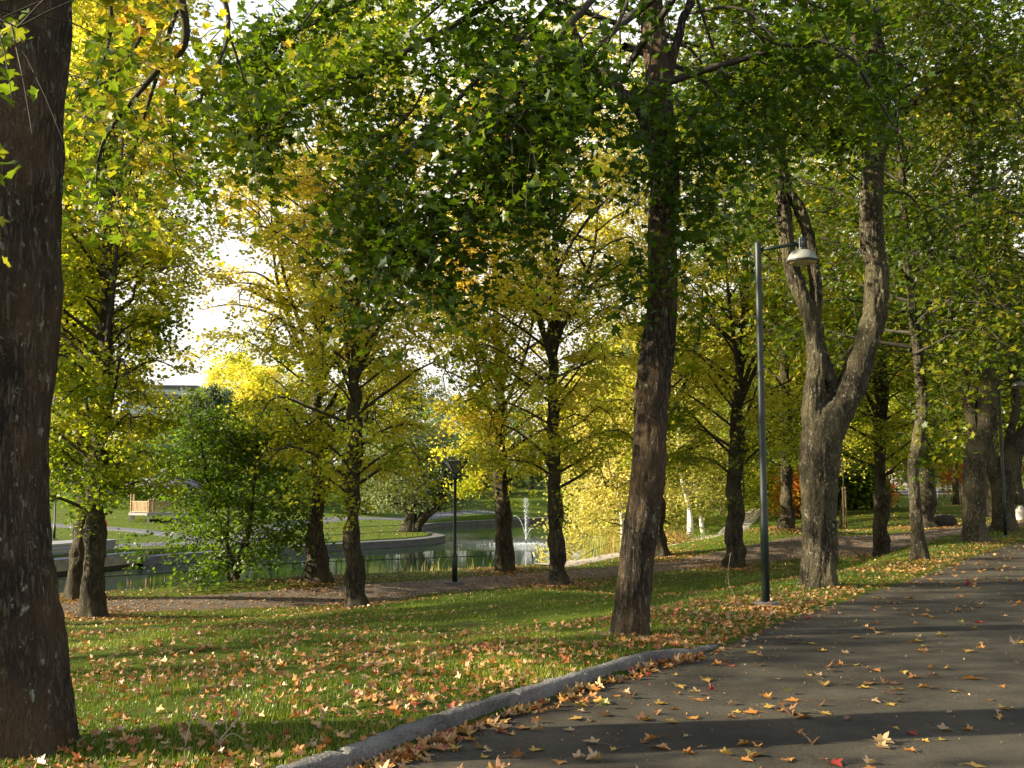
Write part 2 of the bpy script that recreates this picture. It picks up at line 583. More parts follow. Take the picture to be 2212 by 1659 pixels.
def sdist(xy, poly=POND):
    xy = np.asarray(xy, float)
    d = np.full(xy.shape[:-1], 1e9)
    ins = np.zeros(xy.shape[:-1], bool)
    n = len(poly)
    for i in range(n):
        a, b = poly[i], poly[(i + 1) % n]
        e = b - a
        w = xy - a
        t = np.clip((w @ e) / (e @ e), 0, 1)
        q = w - t[..., None] * e
        d = np.minimum(d, np.sqrt((q ** 2).sum(-1)))
        c = ((a[1] > xy[..., 1]) != (b[1] > xy[..., 1]))
        xx = a[0] + (xy[..., 1] - a[1]) / (b[1] - a[1] + 1e-12) * e[0]
        ins ^= c & (xy[..., 0] < xx)
    return np.where(ins, -d, d)


def sst(a, b, x):
    t = np.clip((x - a) / (b - a), 0, 1)
    return t * t * (3 - 2 * t)


def pdist(xy, line):
    """distance to a polyline, signed + on its left side, and the arclength parameter of the foot"""
    xy = np.asarray(xy, float)
    best = np.full(xy.shape[:-1], 1e9)
    sg = np.zeros(xy.shape[:-1])
    par = np.zeros(xy.shape[:-1])
    s = 0
    for a, b in zip(line[:-1], line[1:]):
        e = b - a
        L = np.linalg.norm(e)
        w = xy - a
        t = np.clip((w @ e) / (L * L), 0, 1)
        q = w - t[..., None] * e
        d = np.sqrt((q ** 2).sum(-1))
        m = d < best
        best = np.where(m, d, best)
        cr = e[0] * w[..., 1] - e[1] * w[..., 0]
        sg = np.where(m, np.sign(cr), sg)
        par = np.where(m, s + t * L, par)
        s += L
    return best * sg, par


EDGE_S = crom(EDGE[:, :2], 160)
_seg = np.linalg.norm(np.diff(EDGE_S, axis=0), axis=1)
EDGE_LEN = np.concatenate([[0], np.cumsum(_seg)])
_kend = EDGE_LEN[np.argmin(np.linalg.norm(EDGE_S - EDGE[8, :2], axis=1))]


def zt(xy):
    """final terrain height"""
    xy = np.asarray(xy, float)
    z = z0(xy)
    z = np.where((xy[..., 1] < 40) & (xy[..., 1] > -20), z, z)
    d, s = pdist(xy, EDGE_S)
    onpath = (d < 0) & (d > -9.5)
    lift = 0.09 * sst(0.0, 0.12, d) * (1 - sst(_kend - 1.2, _kend + 0.6, s)) + 0.02 * sst(0.3, 1.2, d)
    z = z + np.where(d > 0, lift, 0) + np.where(onpath, -0.05 * sst(0.0, 0.25, -d), 0)
    q = sdist(xy)
    far = (xy[..., 1] > 41 + 0.3 * (xy[..., 0] + 5)) & (xy[..., 0] < 3.2) | (xy[..., 1] > 100)
    near_bank = -3.7 + (z + 3.7) * sst(-1.2, 1.9, q)
    far_bank = -3.7 + (z + 3.7) * sst(0.15, 0.9, q)
    return np.where(q < 3, np.where(far, far_bank, near_bank), z)


def axis(fine_a, fine_b, step, lo, hi, grow=1.12):
    a = list(np.arange(fine_a, fine_b, step))
    s = step
    x = a[-1]
    while x < hi:
        s *= grow
        x += s
        a.append(x)
    s = step
    x = a[0]
    while x > lo:
        s *= grow
        x -= s
        a.insert(0, x)
    return np.array(a)


def build_terrain():
    X = axis(-28, 30, 0.32, -420, 420)
    Y = axis(2, 112, 0.36, -120, 700)
    gx, gy = np.meshgrid(X, Y)
    xy = np.stack([gx, gy], -1)
    z = zt(xy)
    z = z + 0.02 * vn(np.concatenate([xy * 0.9, np.zeros_like(gx)[..., None]], -1)) * sst(0.5, 2, np.abs(pdist(xy, EDGE_S)[0] + 3.6) - 3.4)
    V = np.concatenate([xy, z[..., None]], -1).reshape(-1, 3)
    ny, nx = gx.shape
    i = np.arange(ny - 1)[:, None] * nx + np.arange(nx - 1)[None]
    F = np.stack([i, i + 1, i + nx + 1, i + nx], -1).reshape(-1, 4)
    b = Buf()
    b.add(V, F)
    m, nt, bs, out = mat("lawn")
    co = coords(nt)
    f1 = noise(nt, co, 0.35, 4)
    f2 = noise(nt, co, 9, 6, 0.7)
    f3 = noise(nt, co, 45, 5, 0.8)
    c1 = ramp(nt, [(0.3, (0.042, 0.078, 0.005)), (0.5, (0.080, 0.125, 0.008)), (0.72, (0.135, 0.160, 0.018))], f2)
    c2 = ramp(nt, [(0.35, (0.062, 0.102, 0.006)), (0.7, (0.125, 0.150, 0.016))], f1)
    c = mixc(nt, 0.5, c1.outputs[0], c2.outputs[0])
    c = mixc(nt, ramp(nt, [(0.42, (1, 1, 1)), (0.6, (0.35, 0.35, 0.35))], f3).outputs[0], (0.028, 0.050, 0.008, 1), c)
    soil = ramp(nt, [(0.56, (0, 0, 0)), (0.68, (1, 1, 1))], noise(nt, co, 0.9, 7, 0.72))
    c = mixc(nt, soil.outputs[0], c, (0.075, 0.060, 0.030, 1))
    nt.links.new(c, bs.inputs["Base Color"])
    bs.inputs["Roughness"].default_value = 0.95
    bs.inputs["Specular IOR Level"].default_value = 0.1
    b1 = bump(nt, f3, bs, 0.05, 0.9)
    bump(nt, f2, bs, 0.06, 0.6, prev=b1)
    link("lawn_ground", b.mesh("lawn_ground", m), kind="structure")


build_terrain()


def ribbon(name, line, w0, w1, material, dz=0.02, n=120, cross=9, kind="structure", wob=0.05):
    """sheet laid on the terrain along a line; w0/w1 offsets to its right/left"""
    c = crom(np.asarray(line, float), n)
    t = np.gradient(c, axis=0)
    t /= np.linalg.norm(t, axis=1)[:, None]
    nr = np.stack([-t[:, 1], t[:, 0]], -1)
    k = np.linspace(0, 1, cross)
    wv = wob * vn(np.concatenate([c * 1.3, np.zeros((n, 1))], 1))
    off = (w0 + (w1 - w0) * k)[None] + wv[:, None] * np.where((k == 0) | (k == 1), 1, 0)[None]
    xy = c[:, None] + nr[:, None] * off[..., None]
    z = zt(xy) + dz
    z[:, 0] -= dz * 1.6
    z[:, -1] -= dz * 1.6
    V = np.concatenate([xy, z[..., None]], -1).reshape(-1, 3)
    i = np.arange(n - 1)[:, None] * cross + np.arange(cross - 1)[None]
    b = Buf()
    b.add(V, np.stack([i, i + 1, i + cross + 1, i + cross], -1).reshape(-1, 4))
    return link(name, b.mesh(name, material), kind=kind)


def ground_mat(name, a, b_, c_=None, scale=60, rough=0.9, grit=0.006):
    m, nt, bs, out = mat(name)
    co = coords(nt)
    f = noise(nt, co, scale, 6, 0.75)
    f2 = noise(nt, co, 1.1, 4, 0.6)
    f3 = noise(nt, co, 260, 2, 0.5)
    r = ramp(nt, [(0.3, a), (0.7, b_)], f)
    r2 = ramp(nt, [(0.3, tuple(x * 0.72 for x in a)), (0.7, tuple(min(1, x * 1.15) for x in b_))], f2)
    c = mixc(nt, 0.5, r.outputs[0], r2.outputs[0])
    sp = ramp(nt, [(0.66, (0, 0, 0)), (0.72, (1, 1, 1))], f3)
    c = mixc(nt, sp.outputs[0], c, (c_ or tuple(min(1, x * 1.8) for x in b_)) + (1,))
    nt.links.new(c, bs.inputs["Base Color"])
    bs.inputs["Roughness"].default_value = rough
    bs.inputs["Specular IOR Level"].default_value = 0.3
    b1 = bump(nt, f3, bs, grit)
    bump(nt, f, bs, grit * 2, prev=b1)
    return m


M['asphalt'] = ground_mat("asphalt", (0.047, 0.041, 0.028), (0.096, 0.084, 0.058), (0.20, 0.18, 0.13), scale=75, grit=0.010)
M['asphalt'].name = 'asphalt'
M['gravel'] = ground_mat("gravel_path_surface", (0.085, 0.068, 0.050), (0.135, 0.108, 0.082))
M['sandpath'] = ground_mat("sandy_path_surface", (0.30, 0.27, 0.23), (0.42, 0.38, 0.33))
M['greypath'] = ground_mat("grey_path_surface", (0.08, 0.08, 0.088), (0.12, 0.12, 0.128))
M['granite'] = ground_mat("granite_kerb_stone", (0.055, 0.052, 0.046), (0.50, 0.48, 0.43), (0.7, 0.68, 0.62), scale=48, grit=0.03)


def add_wear(m):
    nt = m.node_tree
    bs = nt.nodes["Principled BSDF"]
    src = bs.inputs["Base Color"].links[0].from_socket
    co = coords(nt, (1, 1, 1))
    st = ramp(nt, [(0.40, (0.62, 0.60, 0.58)), (0.56, (1, 1, 1)), (0.75, (1.22, 1.2, 1.15))], noise(nt, co, 0.55, 6, 0.7))
    c = mixc(nt, 1.0, src, st.outputs[0], 'MULTIPLY')
    sp = ramp(nt, [(0.60, (1, 1, 1)), (0.68, (0.35, 0.33, 0.30))], noise(nt, co, 7.0, 7, 0.78))
    c = mixc(nt, 0.75, c, sp.outputs[0], 'MULTIPLY')
    v = N(nt, "TexVoronoi", feature='DISTANCE_TO_EDGE')
    v.inputs["Scale"].default_value = 0.32
    wb = N(nt, "TexNoise")
    wb.inputs["Scale"].default_value = 2.2
    wb.inputs["Detail"].default_value = 6
    nt.links.new(co, wb.inputs["Vector"])
    va = N(nt, "VectorMath", operation='MULTIPLY_ADD')
    nt.links.new(wb.outputs["Color"], va.inputs[0])
    va.inputs[1].default_value = (1.4, 1.4, 1.4)
    nt.links.new(co, va.inputs[2])
    nt.links.new(va.outputs[0], v.inputs["Vector"])
    cr = ramp(nt, [(0.0, (0.3, 0.3, 0.3)), (0.0035, (1, 1, 1))], v.outputs["Distance"])
    c = mixc(nt, 0.8, c, cr.outputs[0], 'MULTIPLY')
    gr = ramp(nt, [(0.30, (0.62, 0.62, 0.62)), (0.50, (1, 1, 1)), (0.68, (1.5, 1.48, 1.42))], noise(nt, co, 42, 3, 0.8))
    c = mixc(nt, 0.8, c, gr.outputs[0], 'MULTIPLY')
    nt.links.new(c, bs.inputs["Base Color"])


add_wear(M['asphalt'])


def asphalt():
    """the wide path: rows across from its left edge to its right edge, none of them crossing"""
    rows = np.concatenate([np.arange(-6, 2, 0.8), np.arange(2, 30, 0.22), np.arange(30, 92, 0.8)])
    sel = EDGE_S[:, 1]
    xl = np.where(rows < 0.2, -7.5, np.interp(rows, sel, EDGE_S[:, 0]))
    xr = np.interp(rows, [-6, 5, 10, 20, 30, 40, 55, 80.6, 95], [5, 7.5, 9.8, 16.8, 24.2, 31.6, 42, 59.5, 69])
    k = np.linspace(0, 1, 60) ** 1.3
    X = xl[:, None] + (xr - xl)[:, None] * k[None]
    xy = np.stack([X, np.repeat(rows[:, None], 60, 1)], -1)
    z = z0(xy)
    z[:, 0] -= 0.01
    V = np.concatenate([xy, z[..., None]], -1).reshape(-1, 3)
    i = np.arange(len(rows) - 1)[:, None] * 60 + np.arange(59)[None]
    b = Buf()
    b.add(V, np.stack([i, i + 1, i + 61, i + 60], -1).reshape(-1, 4))
    link("asphalt_path", b.mesh("asphalt_path", M['asphalt']), kind="structure")


asphalt()


def kerb():
    m = EDGE_LEN <= _kend + 0.3
    c = crom(EDGE_S[m], 900)
    t = np.gradient(c, axis=0)
    t /= np.linalg.norm(t, axis=1)[:, None]
    nr = np.stack([-t[:, 1], t[:, 0]], -1)
    s = np.concatenate([[0], np.cumsum(np.linalg.norm(np.diff(c, axis=0), axis=1))])
    fade = 1 - sst(s[-1] - 1.6, s[-1], s)
    prof = [(0.0, -0.06), (0.0, 0.015), (0.0, 0.035), (0.0, 0.055), (0.0, 0.075), (0.003, 0.093), (0.012, 0.105), (0.03, 0.110), (0.055, 0.112), (0.08, 0.111), (0.10, 0.107), (0.112, 0.09), (0.112, -0.06)]
    zb = z0(c)
    V = []
    for o, h in prof:
        q = c + nr * o
        p3 = np.concatenate([q, (zb + np.where(h > 0, h * (0.25 + 0.75 * fade), h))[:, None]], 1)
        ns = vn(p3 * 7) * 0.005 + vn(p3 * 30) * 0.006 + vn(p3 * 75) * 0.005
        joint = np.exp(-((s % 0.95) - 0.475) ** 2 * 0) * 0
        jd = np.minimum(s % 1.0, 1.0 - s % 1.0)
        p3[:, :2] += nr * ns[:, None]
        if h > 0: p3[:, 2] += ns * 0.7 - 0.012 * np.exp(-(jd / 0.018) ** 2) * 2.2
        V.append(p3)
    V = np.stack(V, 1)
    n, k = V.shape[:2]
    i = np.arange(n - 1)[:, None] * k + np.arange(k - 1)[None]
    b = Buf()
    b.add(V.reshape(-1, 3), np.stack([i, i + 1, i + k + 1, i + k], -1).reshape(-1, 4))
    link("kerb", b.mesh("kerb", M['granite'], False), kind="structure")


kerb()

# lower path between the two linden rows, the sandy path by the water, paths beyond the pond, the far road
mid = lambda k: np.array([-11.75 + 6.33 * k, 28.6 + 3.45 * k])
LOWER = [mid(k) for k in (-6, -4, -2, -1, 0, 1, 2, 3, 4, 5)] + [np.array([26, 48.6]), np.array([36, 53]), np.array([60, 62])]
ribbon("lower_path", LOWER, -1.2, 1.2, M['gravel'], 0.03, 200)
gp = lambda px, py, Y: P(px, py, Y)[:2]
ribbon("waterside_path", [gp(1180, 1222, 38.6), gp(1330, 1207, 42.5), gp(1450, 1192, 46.5), gp(1520, 1168, 56), gp(1575, 1152, 66), gp(1640, 1140, 80), gp(1660, 1120, 100)], -0.9, 0.9, M['sandpath'], 0.04, 90)
ribbon("far_promenade", [(-60, 44), (-34, 54), (-24.5, 59.0), (-21, 64), (-18, 70), (-19, 78), (-17, 90), (-13, 99), (-9, 110), (-2, 122)], -1.6, 1.6, M['greypath'], 0.05, 120)
ribbon("gazebo_path", [(-19.5, 67), (-23, 71.5), (-29, 76), (-40, 80)], -1.1, 1.1, M['greypath'], 0.07, 40)
ribbon("far_road", [(30, 112), (36, 113), (43, 116), (48, 122), (60, 130), (90, 140)], -3.0, 3.5, M['greypath'], 0.05, 60)
ribbon("far_street", [(39, 113), (50, 135), (60, 160), (72, 195), (80, 240)], -7.5, 7.5, M['greypath'], 0.09, 60)
ribbon("cross_path", [gp(2080, 1125, 58), gp(2212, 1108, 66), gp(2400, 1095, 75)], -0.8, 0.8, M['greypath'], 0.04, 30)


def water():
    m, nt, bs, out = mat("pond_water")
    bs.inputs["Base Color"].default_value = (0.010, 0.022, 0.010, 1)
    bs.inputs["Roughness"].default_value = 0.035
    bs.inputs["IOR"].default_value = 1.33
    bs.inputs["Specular IOR Level"].default_value = 0.75
    co = coords(nt, (1, 2.4, 1))
    f = noise(nt, co, 1.6, 4, 0.5)
    # ripples spreading from the fountain
    tc = N(nt, "TexCoord")
    vm = N(nt, "VectorMath", operation='DISTANCE')
    nt.links.new(tc.outputs["Object"], vm.inputs[0])
    fp = P(1136, 1178, 77.0)
    vm.inputs[1].default_value = (fp[0], fp[1], WATER)
    mr = N(nt, "MapRange")
    mr.inputs[1].default_value = 1.5
    mr.inputs[2].default_value = 9.0
    mr.inputs[3].default_value = 1.0
    mr.inputs[4].default_value = 0.0
    nt.links.new(vm.outputs["Value"], mr.inputs[0])
    rp = noise(nt, coords(nt, (1, 1, 1)), 5.0, 3, 0.6)
    mu = N(nt, "Math", operation='MULTIPLY')
    nt.links.new(rp, mu.inputs[0])
    nt.links.new(mr.outputs[0], mu.inputs[1])
    b1 = bump(nt, f, bs, 0.006, 0.35)
    bump(nt, mu.outputs[0], bs, 0.09, 1.0, prev=b1)
    b = Buf()
    # triangulated polygon, pushed half a metre under the banks
    me = bpy.data.meshes.new("pond_water")
    cen = POND.mean(0)
    pts = []
    n = len(POND)
    for i in range(n):
        a, p, q = POND[i - 1], POND[i], POND[(i + 1) % n]
        t = (q - a) / np.linalg.norm(q - a)
        pts.append(p + np.array([t[1], -t[0]]) * 0.7)
    me.from_pydata([(x, y, WATER) for x, y in pts], [], [list(range(n))])
    me.materials.append(m)
    link("pond_water", me, kind="structure")


water()


def pond_wall():
    line = np.array(SHORE_FAR)
    # only the walled part right of the deck
    for nm, a, b_ in (("pond_wall", 0, 5), ("pond_wall", 5, 13)):
        c = crom(line[a:b_], 80)
        t = np.gradient(c, axis=0)
        t /= np.linalg.norm(t, axis=1)[:, None]
        nr = np.stack([t[:, 1], -t[:, 0]], -1)      # away from the water
        top = WATER + 0.48
        prof = [(0.0, WATER - 0.6), (0.0, WATER + 0.12), (0.03, WATER + 0.14), (0.03, top - 0.03), (0.06, top), (1.25, top + 0.02), (1.25, WATER - 0.6)]
        V = np.stack([np.concatenate([c + nr * o, np.full((len(c), 1), h)], 1) for o, h in prof], 1)
        n, k = V.shape[:2]
        i = np.arange(n - 1)[:, None] * k + np.arange(k - 1)[None]
        b = Buf()
        b.add(V.reshape(-1, 3), np.stack([i, i + k, i + k + 1, i + 1], -1).reshape(-1, 4))
        o = link(nm, b.mesh(nm, M['concrete'], False))
        tag(o, "low concrete wall along the inner bay of the pond, behind the fountain" if a == 0 else "curved concrete pond wall round the promontory under the willow", "wall")


pond_wall()

# ------------------------------------------------------------------ trees
def gz(x, y):
    return float(zt(np.array([[x, y]]))[0])


def bark_disp(amp, freq=30.0, zf=4.0, lump=0.0, lfreq=2.2, seed=0.0, flare=None):
    def f(V, rad):
        p = V + seed
        d = amp * vn(p * np.array([freq, freq, zf])) + amp * 0.6 * vn(p * np.array([freq * 2.1, freq * 2.1, zf * 3]))
        if lump:
            d = d + lump * vn(p * lfreq) + lump * 0.7 * np.clip(vn(p * lfreq * 2.1 + 9) - 0.15, 0, 1)
        if flare:
            h, am, nb = flare
            w = np.exp(-np.clip(V[..., 2], 0, 9) / h)
            c = V.mean(1, keepdims=True)
            a = np.arctan2(V[..., 1] - c[..., 1], V[..., 0] - c[..., 0])
            d = d + am * w * (0.55 + 0.45 * np.cos(a * nb + seed) + 0.8 * vn(np.stack([np.cos(a) * 1.6, np.sin(a) * 1.6, V[..., 2] * 3.0], -1) + seed))
        return d
    return f


def sweep(n, a, b):
    return np.linspace(a, b, n)


def boughs(spec, rng, base, leafpos, bb, per=60, twig_len=0.9, n2=9, spread=(0.26, 0.16), start=0.25, hang=0.35, seg=5):
    """spec: list of (points, r0, r1). Adds the limb, side twigs and leaf positions"""
    for pts, r0, r1 in spec:
        c = crom(np.asarray(pts, float), max(8, 5 * len(pts)))
        L = np.linalg.norm(np.diff(c, axis=0), axis=1).sum()
        wob = 0.03 * L * 0.3
        c = c + np.stack([vn(c * 1.1 + 3 + i * 17) for i in range(3)], -1) * wob * np.linspace(0, 1, len(c))[:, None]
        tube(bb, c - base, np.linspace(r0, r1, len(c)), seg + 2)
        k2 = max(3, int(n2 * L))
        for t in rng.uniform(start, 1.0, k2):
            j = t * (len(c) - 1)
            i = min(int(j), len(c) - 2)
            p = c[i] + (c[i + 1] - c[i]) * (j - i)
            d = c[i + 1] - c[i]
            d /= np.linalg.norm(d) + 1e-9
            v = rng.normal(size=3) * np.array([1, 1, 0.55])
            v -= (v @ d) * d * 0.6
            v /= np.linalg.norm(v)
            v = v * 0.85 + d * 0.6
            ll = twig_len * rng.uniform(0.45, 1.15)
            e1 = p + v * ll * 0.55
            e2 = p + v * ll + np.array([0, 0, -hang * ll * rng.uniform(0.3, 1.2)])
            tw = crom([p, e1, e2], 5)
            tube(bb, tw - base, [0.006, 0.005, 0.004, 0.003, 0.002], 3, cap=False)
            m = max(1, int(per * ll * rng.uniform(0.6, 1.2)))
            u = rng.uniform(0.15, 1.08, m)
            q = np.stack([np.interp(u * 4, range(5), tw[:, k]) for k in range(3)], -1)
            leafpos.append(q + rng.normal(size=(m, 3)) * np.array([spread[0], spread[0], spread[1]]) * ll)


def crown(rng, trunk_c, h0, h1, rad, n1, bb, leafpos, base, prof=None, up=(0.5, 1.2), n2=8, per=22, l2=(0.6, 1.5), spread=0.24, vs=0.6, droop=0.22,
          bias=None, r1=0.05, seg=4):
    """branches all round a trunk centreline trunk_c (array, ascending), leaves along the twigs"""
    zc = trunk_c[:, 2]
    az = rng.uniform(0, 6.28)
    for i in range(n1):
        f = (i + rng.uniform(0, 1)) / n1
        z = h0 + (h1 - h0) * f
        p = np.array([np.interp(z, zc, trunk_c[:, k]) for k in range(3)])
        az += 2.4 + rng.normal() * 0.35
        R1 = rad * (prof(f) if prof else math.sqrt(max(0.05, math.sin(math.pi * min(1, 0.18 + 0.80 * f))))) * rng.uniform(0.72, 1.12)
        if bias is not None:
            R1 *= 1 + bias[1] * math.cos(az - bias[0])
        el = up[0] + (up[1] - up[0]) * f + rng.normal() * 0.12
        d = np.array([math.cos(az), math.sin(az), 0])
        rise = math.tan(min(el, 1.25)) * 0.75
        q1 = p + d * R1 * 0.4 + np.array([0, 0, rise * R1 * 0.42])
        q2 = p + d * R1 * 0.75 + np.array([0, 0, rise * R1 * 0.66]) + rng.normal(size=3) * 0.15
        q3 = p + d * R1 + np.array([0, 0, rise * R1 * 0.66 - droop * R1 * (1.2 - f)]) + rng.normal(size=3) * 0.2
        c = crom([p, q1, q2, q3], 9)
        rr0 = r1 * (1.15 - 0.7 * f) * rng.uniform(0.7, 1.2)
        tube(bb, c - base, np.linspace(rr0, 0.01, 9), seg + 1, cap=False)
        k2 = max(3, int(n2 * rng.uniform(0.7, 1.3)))
        for t in np.concatenate([rng.uniform(0.22, 1.0, k2 - 1), [0.98]]):
            j = t * 8
            a = min(int(j), 7)
            s = c[a] + (c[a + 1] - c[a]) * (j - a)
            v = rng.normal(size=3) * np.array([1, 1, 0.45]) + d * 0.55 + np.array([0, 0, 0.15])
            v /= np.linalg.norm(v)
            ll = rng.uniform(*l2)
            e = s + v * ll + np.array([0, 0, -0.22 * ll])
            tw = np.stack([s, s + v * ll * 0.5 + np.array([0, 0, 0.04]), e])
            tube(bb, tw - base, [0.014, 0.009, 0.004], 3, cap=False)
            m = max(2, int(per * ll * rng.uniform(0.5, 1.3)))
            u = rng.uniform(0.1, 1.1, m)[:, None]
            q = s + (e - s) * u
            leafpos.append(q + rng.normal(size=(m, 3)) * np.array([spread, spread, spread * vs]) * (0.6 + 0.5 * ll))


def leaves_obj(name, pos, base, size, palette, rng, tpl, material, parent, tt, tilt=0.6, **kw):
    b = Buf()
    col = pal(palette, tt)
    add_leaves(b, pos - base, size, col, rng, tpl, tilt=tilt, **kw)
    return part(name, b, material, parent, smooth=False)


def linden(px, py, Y, label, group, seed, bias=None, H=17.0, r=0.36, rad=3.9, n1=66, per=58, h0=2.9, skirt=0.35, warm=0.0, name="linden_tree", lean=0.0, leaf=0.125, trunkpx=None, hide=None, bark='bark_lind', n2=12, palette=None, gaps=None):
    rng = np.random.default_rng(seed)
    b0 = P(px, py, Y) if px is not None else np.array([py, Y, 0.0])
    x, y = b0[0], b0[1]
    z = gz(x, y) - 0.05
    base = np.array([x, y, z])
    t = thing(name, label, "tree", base, 0, group)
    if trunkpx:
        pts = [base - np.array([0, 0, 0.15])] + [P(a, b, Y) for a, b in trunkpx]
        top = pts[-1]
        pts.append(top + np.array([0, 0, max(0.5, base[2] + H - top[2])]))
    else:
        pts = [base + np.array([lean * h + 0.12 * math.sin(h * 0.7 + seed), 0.1 * math.sin(h * 0.5 + seed * 2), h]) for h in (-0.15, 1.5, 3.5, 6, 9, 12, H)]
    c = crom(pts, 70)
    h = np.clip((c[:, 2] - base[2]) / H, 0, 1)
    rad_t = r * (1.0 - 0.93 * h ** 0.8) + 0.01
    rad_t = rad_t * (1 + 0.15 * np.exp(-np.clip(c[:, 2] - base[2], 0, 9) / 0.5))
    tb, bb = Buf(), Buf()
    tube(tb, c - base, rad_t, 26, disp=bark_disp(0.012, 16, 2.5, 0.12 * min(1, r / 0.3), 2.3, seed * 1.7, (0.4, 0.15 * r / 0.36, 5)))
    part("trunk", tb, M[bark], t)
    lp = []
    crown(rng, c, base[2] + h0, base[2] + H, rad, n1, bb, lp, base, n2=n2, per=per, up=(0.55, 1.15), droop=skirt * 0.55, l2=(0.5, 1.35), spread=0.15, bias=bias)
    # forked leaders
    for k in range(3):
        a = rng.uniform(0, 6.28)
        s = np.array([np.interp(base[2] + rng.uniform(4.5, 8), c[:, 2], c[:, q]) for q in range(3)])
        e = s + np.array([math.cos(a) * 1.7, math.sin(a) * 1.7, rng.uniform(5, 7.5)])
        m_ = (s + e) / 2 + np.array([math.cos(a), math.sin(a), 0]) * 0.5
        cc = crom([s, m_, e], 12)
        tube(bb, cc - base, np.linspace(0.10, 0.03, 12) * r / 0.36, 6)
        crown(rng, cc, s[2] + 1.5, e[2], 2.0, 9, bb, lp, base, n2=6, per=per, up=(0.4, 1.0), droop=skirt * 0.5)
    # sprays hanging round the lower trunk
    for k in range(int(10 * skirt / 0.35)):
        a = rng.uniform(0, 6.28)
        hh = rng.uniform(h0 * 0.75, h0 + 2.5)
        s = np.array([np.interp(base[2] + hh, c[:, 2], c[:, q]) for q in range(3)])
        q = s + np.array([math.cos(a), math.sin(a), 0]) * rng.uniform(0.15, 0.7, 28)[:, None] + rng.normal(size=(28, 3)) * 0.18
        lp.append(q)
    pos = np.concatenate(lp)
    pos = pos[pos[:, 2] > base[2] + 1.9 + 0.5 * vn(pos * 0.9)]
    # gaps where the sky shows through
    gp_ = vn(pos * 0.55 + seed)
    pos = pos[(gp_ > -0.30) | (rng.random(len(pos)) < 0.12)]
    if gaps is not None:
        pos = pos[gaps(pos)]
    part("branches", bb, M['branch'], t)
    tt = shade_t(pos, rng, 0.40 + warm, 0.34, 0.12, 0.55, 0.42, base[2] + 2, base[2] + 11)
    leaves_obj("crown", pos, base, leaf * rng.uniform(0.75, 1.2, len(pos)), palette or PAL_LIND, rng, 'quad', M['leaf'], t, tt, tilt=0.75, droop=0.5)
    return t


G_F, G_R = "lindens in the row on the lawn side of the lower path", "lindens in the row on the pond side of the lower path"
linden(*LIND_F[0], "knobbly linden trunk with a skirt of sprays at the left end of the lawn", G_F, 11, bias=(math.pi, 0.4), r=0.29, rad=3.0, skirt=0.45, h0=2.6, warm=-0.02, n1=84, per=66,
       trunkpx=[(203, 1250), (205, 1130), (210, 1000), (228, 850), (226, 700), (232, 600)])
linden(*LIND_R[0], "linden half hidden behind the leftmost knobbly linden, swollen base lit", G_R, 12, bias=(math.pi, 0.4), r=0.27, rad=2.9, warm=0.1, skirt=0.4,
       trunkpx=[(170, 1200), (185, 1100), (180, 960), (160, 850), (140, 740)])
linden(*LIND_F[1], "linden with a burly swollen foot, left of the lantern post", G_F, 13, r=0.27, rad=3.5, warm=0.12, skirt=0.5,
       trunkpx=[(765, 1180), (762, 1060), (766, 900), (768, 750), (770, 600), (775, 450)])
linden(*LIND_R[1], "linden beside the water just left of the burly-footed one", G_R, 14, r=0.29, warm=0.18, skirt=0.4,
       trunkpx=[(684, 1150), (690, 1050), (686, 900), (688, 760), (685, 640)])
linden(*LIND_F[2], "yellow linden forking low to the right, between fountain and golden birch", G_F, 15, rad=3.6, r=0.28, warm=0.16, skirt=0.4,
       trunkpx=[(1200, 1150), (1196, 1000), (1195, 880), (1197, 700), (1198, 500)])
linden(*LIND_R[2], "yellow linden by the water left of the fountain, boughs over the lantern post", G_R, 16, bias=(0, 0.4), rad=3.2, r=0.27, warm=0.2, skirt=0.45,
       trunkpx=[(1088, 1140), (1082, 1020), (1080, 900), (1078, 760), (1070, 640)])
linden(*LIND_F[3], "linden with a flaring dark foot left of the tall dark green lamp post", G_F, 17, r=0.31, warm=0.02, skirt=0.35,
       trunkpx=[(1588, 1150), (1590, 1020), (1592, 900), (1600, 760), (1612, 600)])
linden(*LIND_R[3], "linden peeping out behind the thick brown maple trunk, where the sandy path begins", G_R, 18, r=0.30, warm=0.05,
       trunkpx=[(1420, 1100), (1425, 900), (1430, 700)])
linden(*LIND_F[4], "linden right of the forked maple, rough bulge low on its left side", G_F, 19, r=0.30, warm=-0.02, skirt=0.35, trunkpx=[(1903, 1080), (1903, 950), (1903, 820), (1895, 650)])
linden(*LIND_R[4], "slimmer linden seen between the tall lamp post and the forked maple", G_R, 20, r=0.27, warm=-0.04, trunkpx=[(1700, 1080), (1700, 960), (1695, 800)])
linden(*LIND_R[5], "sunlit pale linden trunk beside the boulder, under green leaves", G_R, 21, r=0.36, warm=-0.08, trunkpx=[(2000, 1060), (1996, 940), (1990, 800)])
# the rows run on past the left edge of the photo and shade the lawn
for k, s in ((-1, 31), (-3, 33), (-4, 34)):
    linden(None, -10.9 + 6.33 * k, 27 + 3.42 * k, "linden of the row further left along the lawn", G_F, s, per=12, n1=36, n2=7, leaf=0.25, h0=3.0)


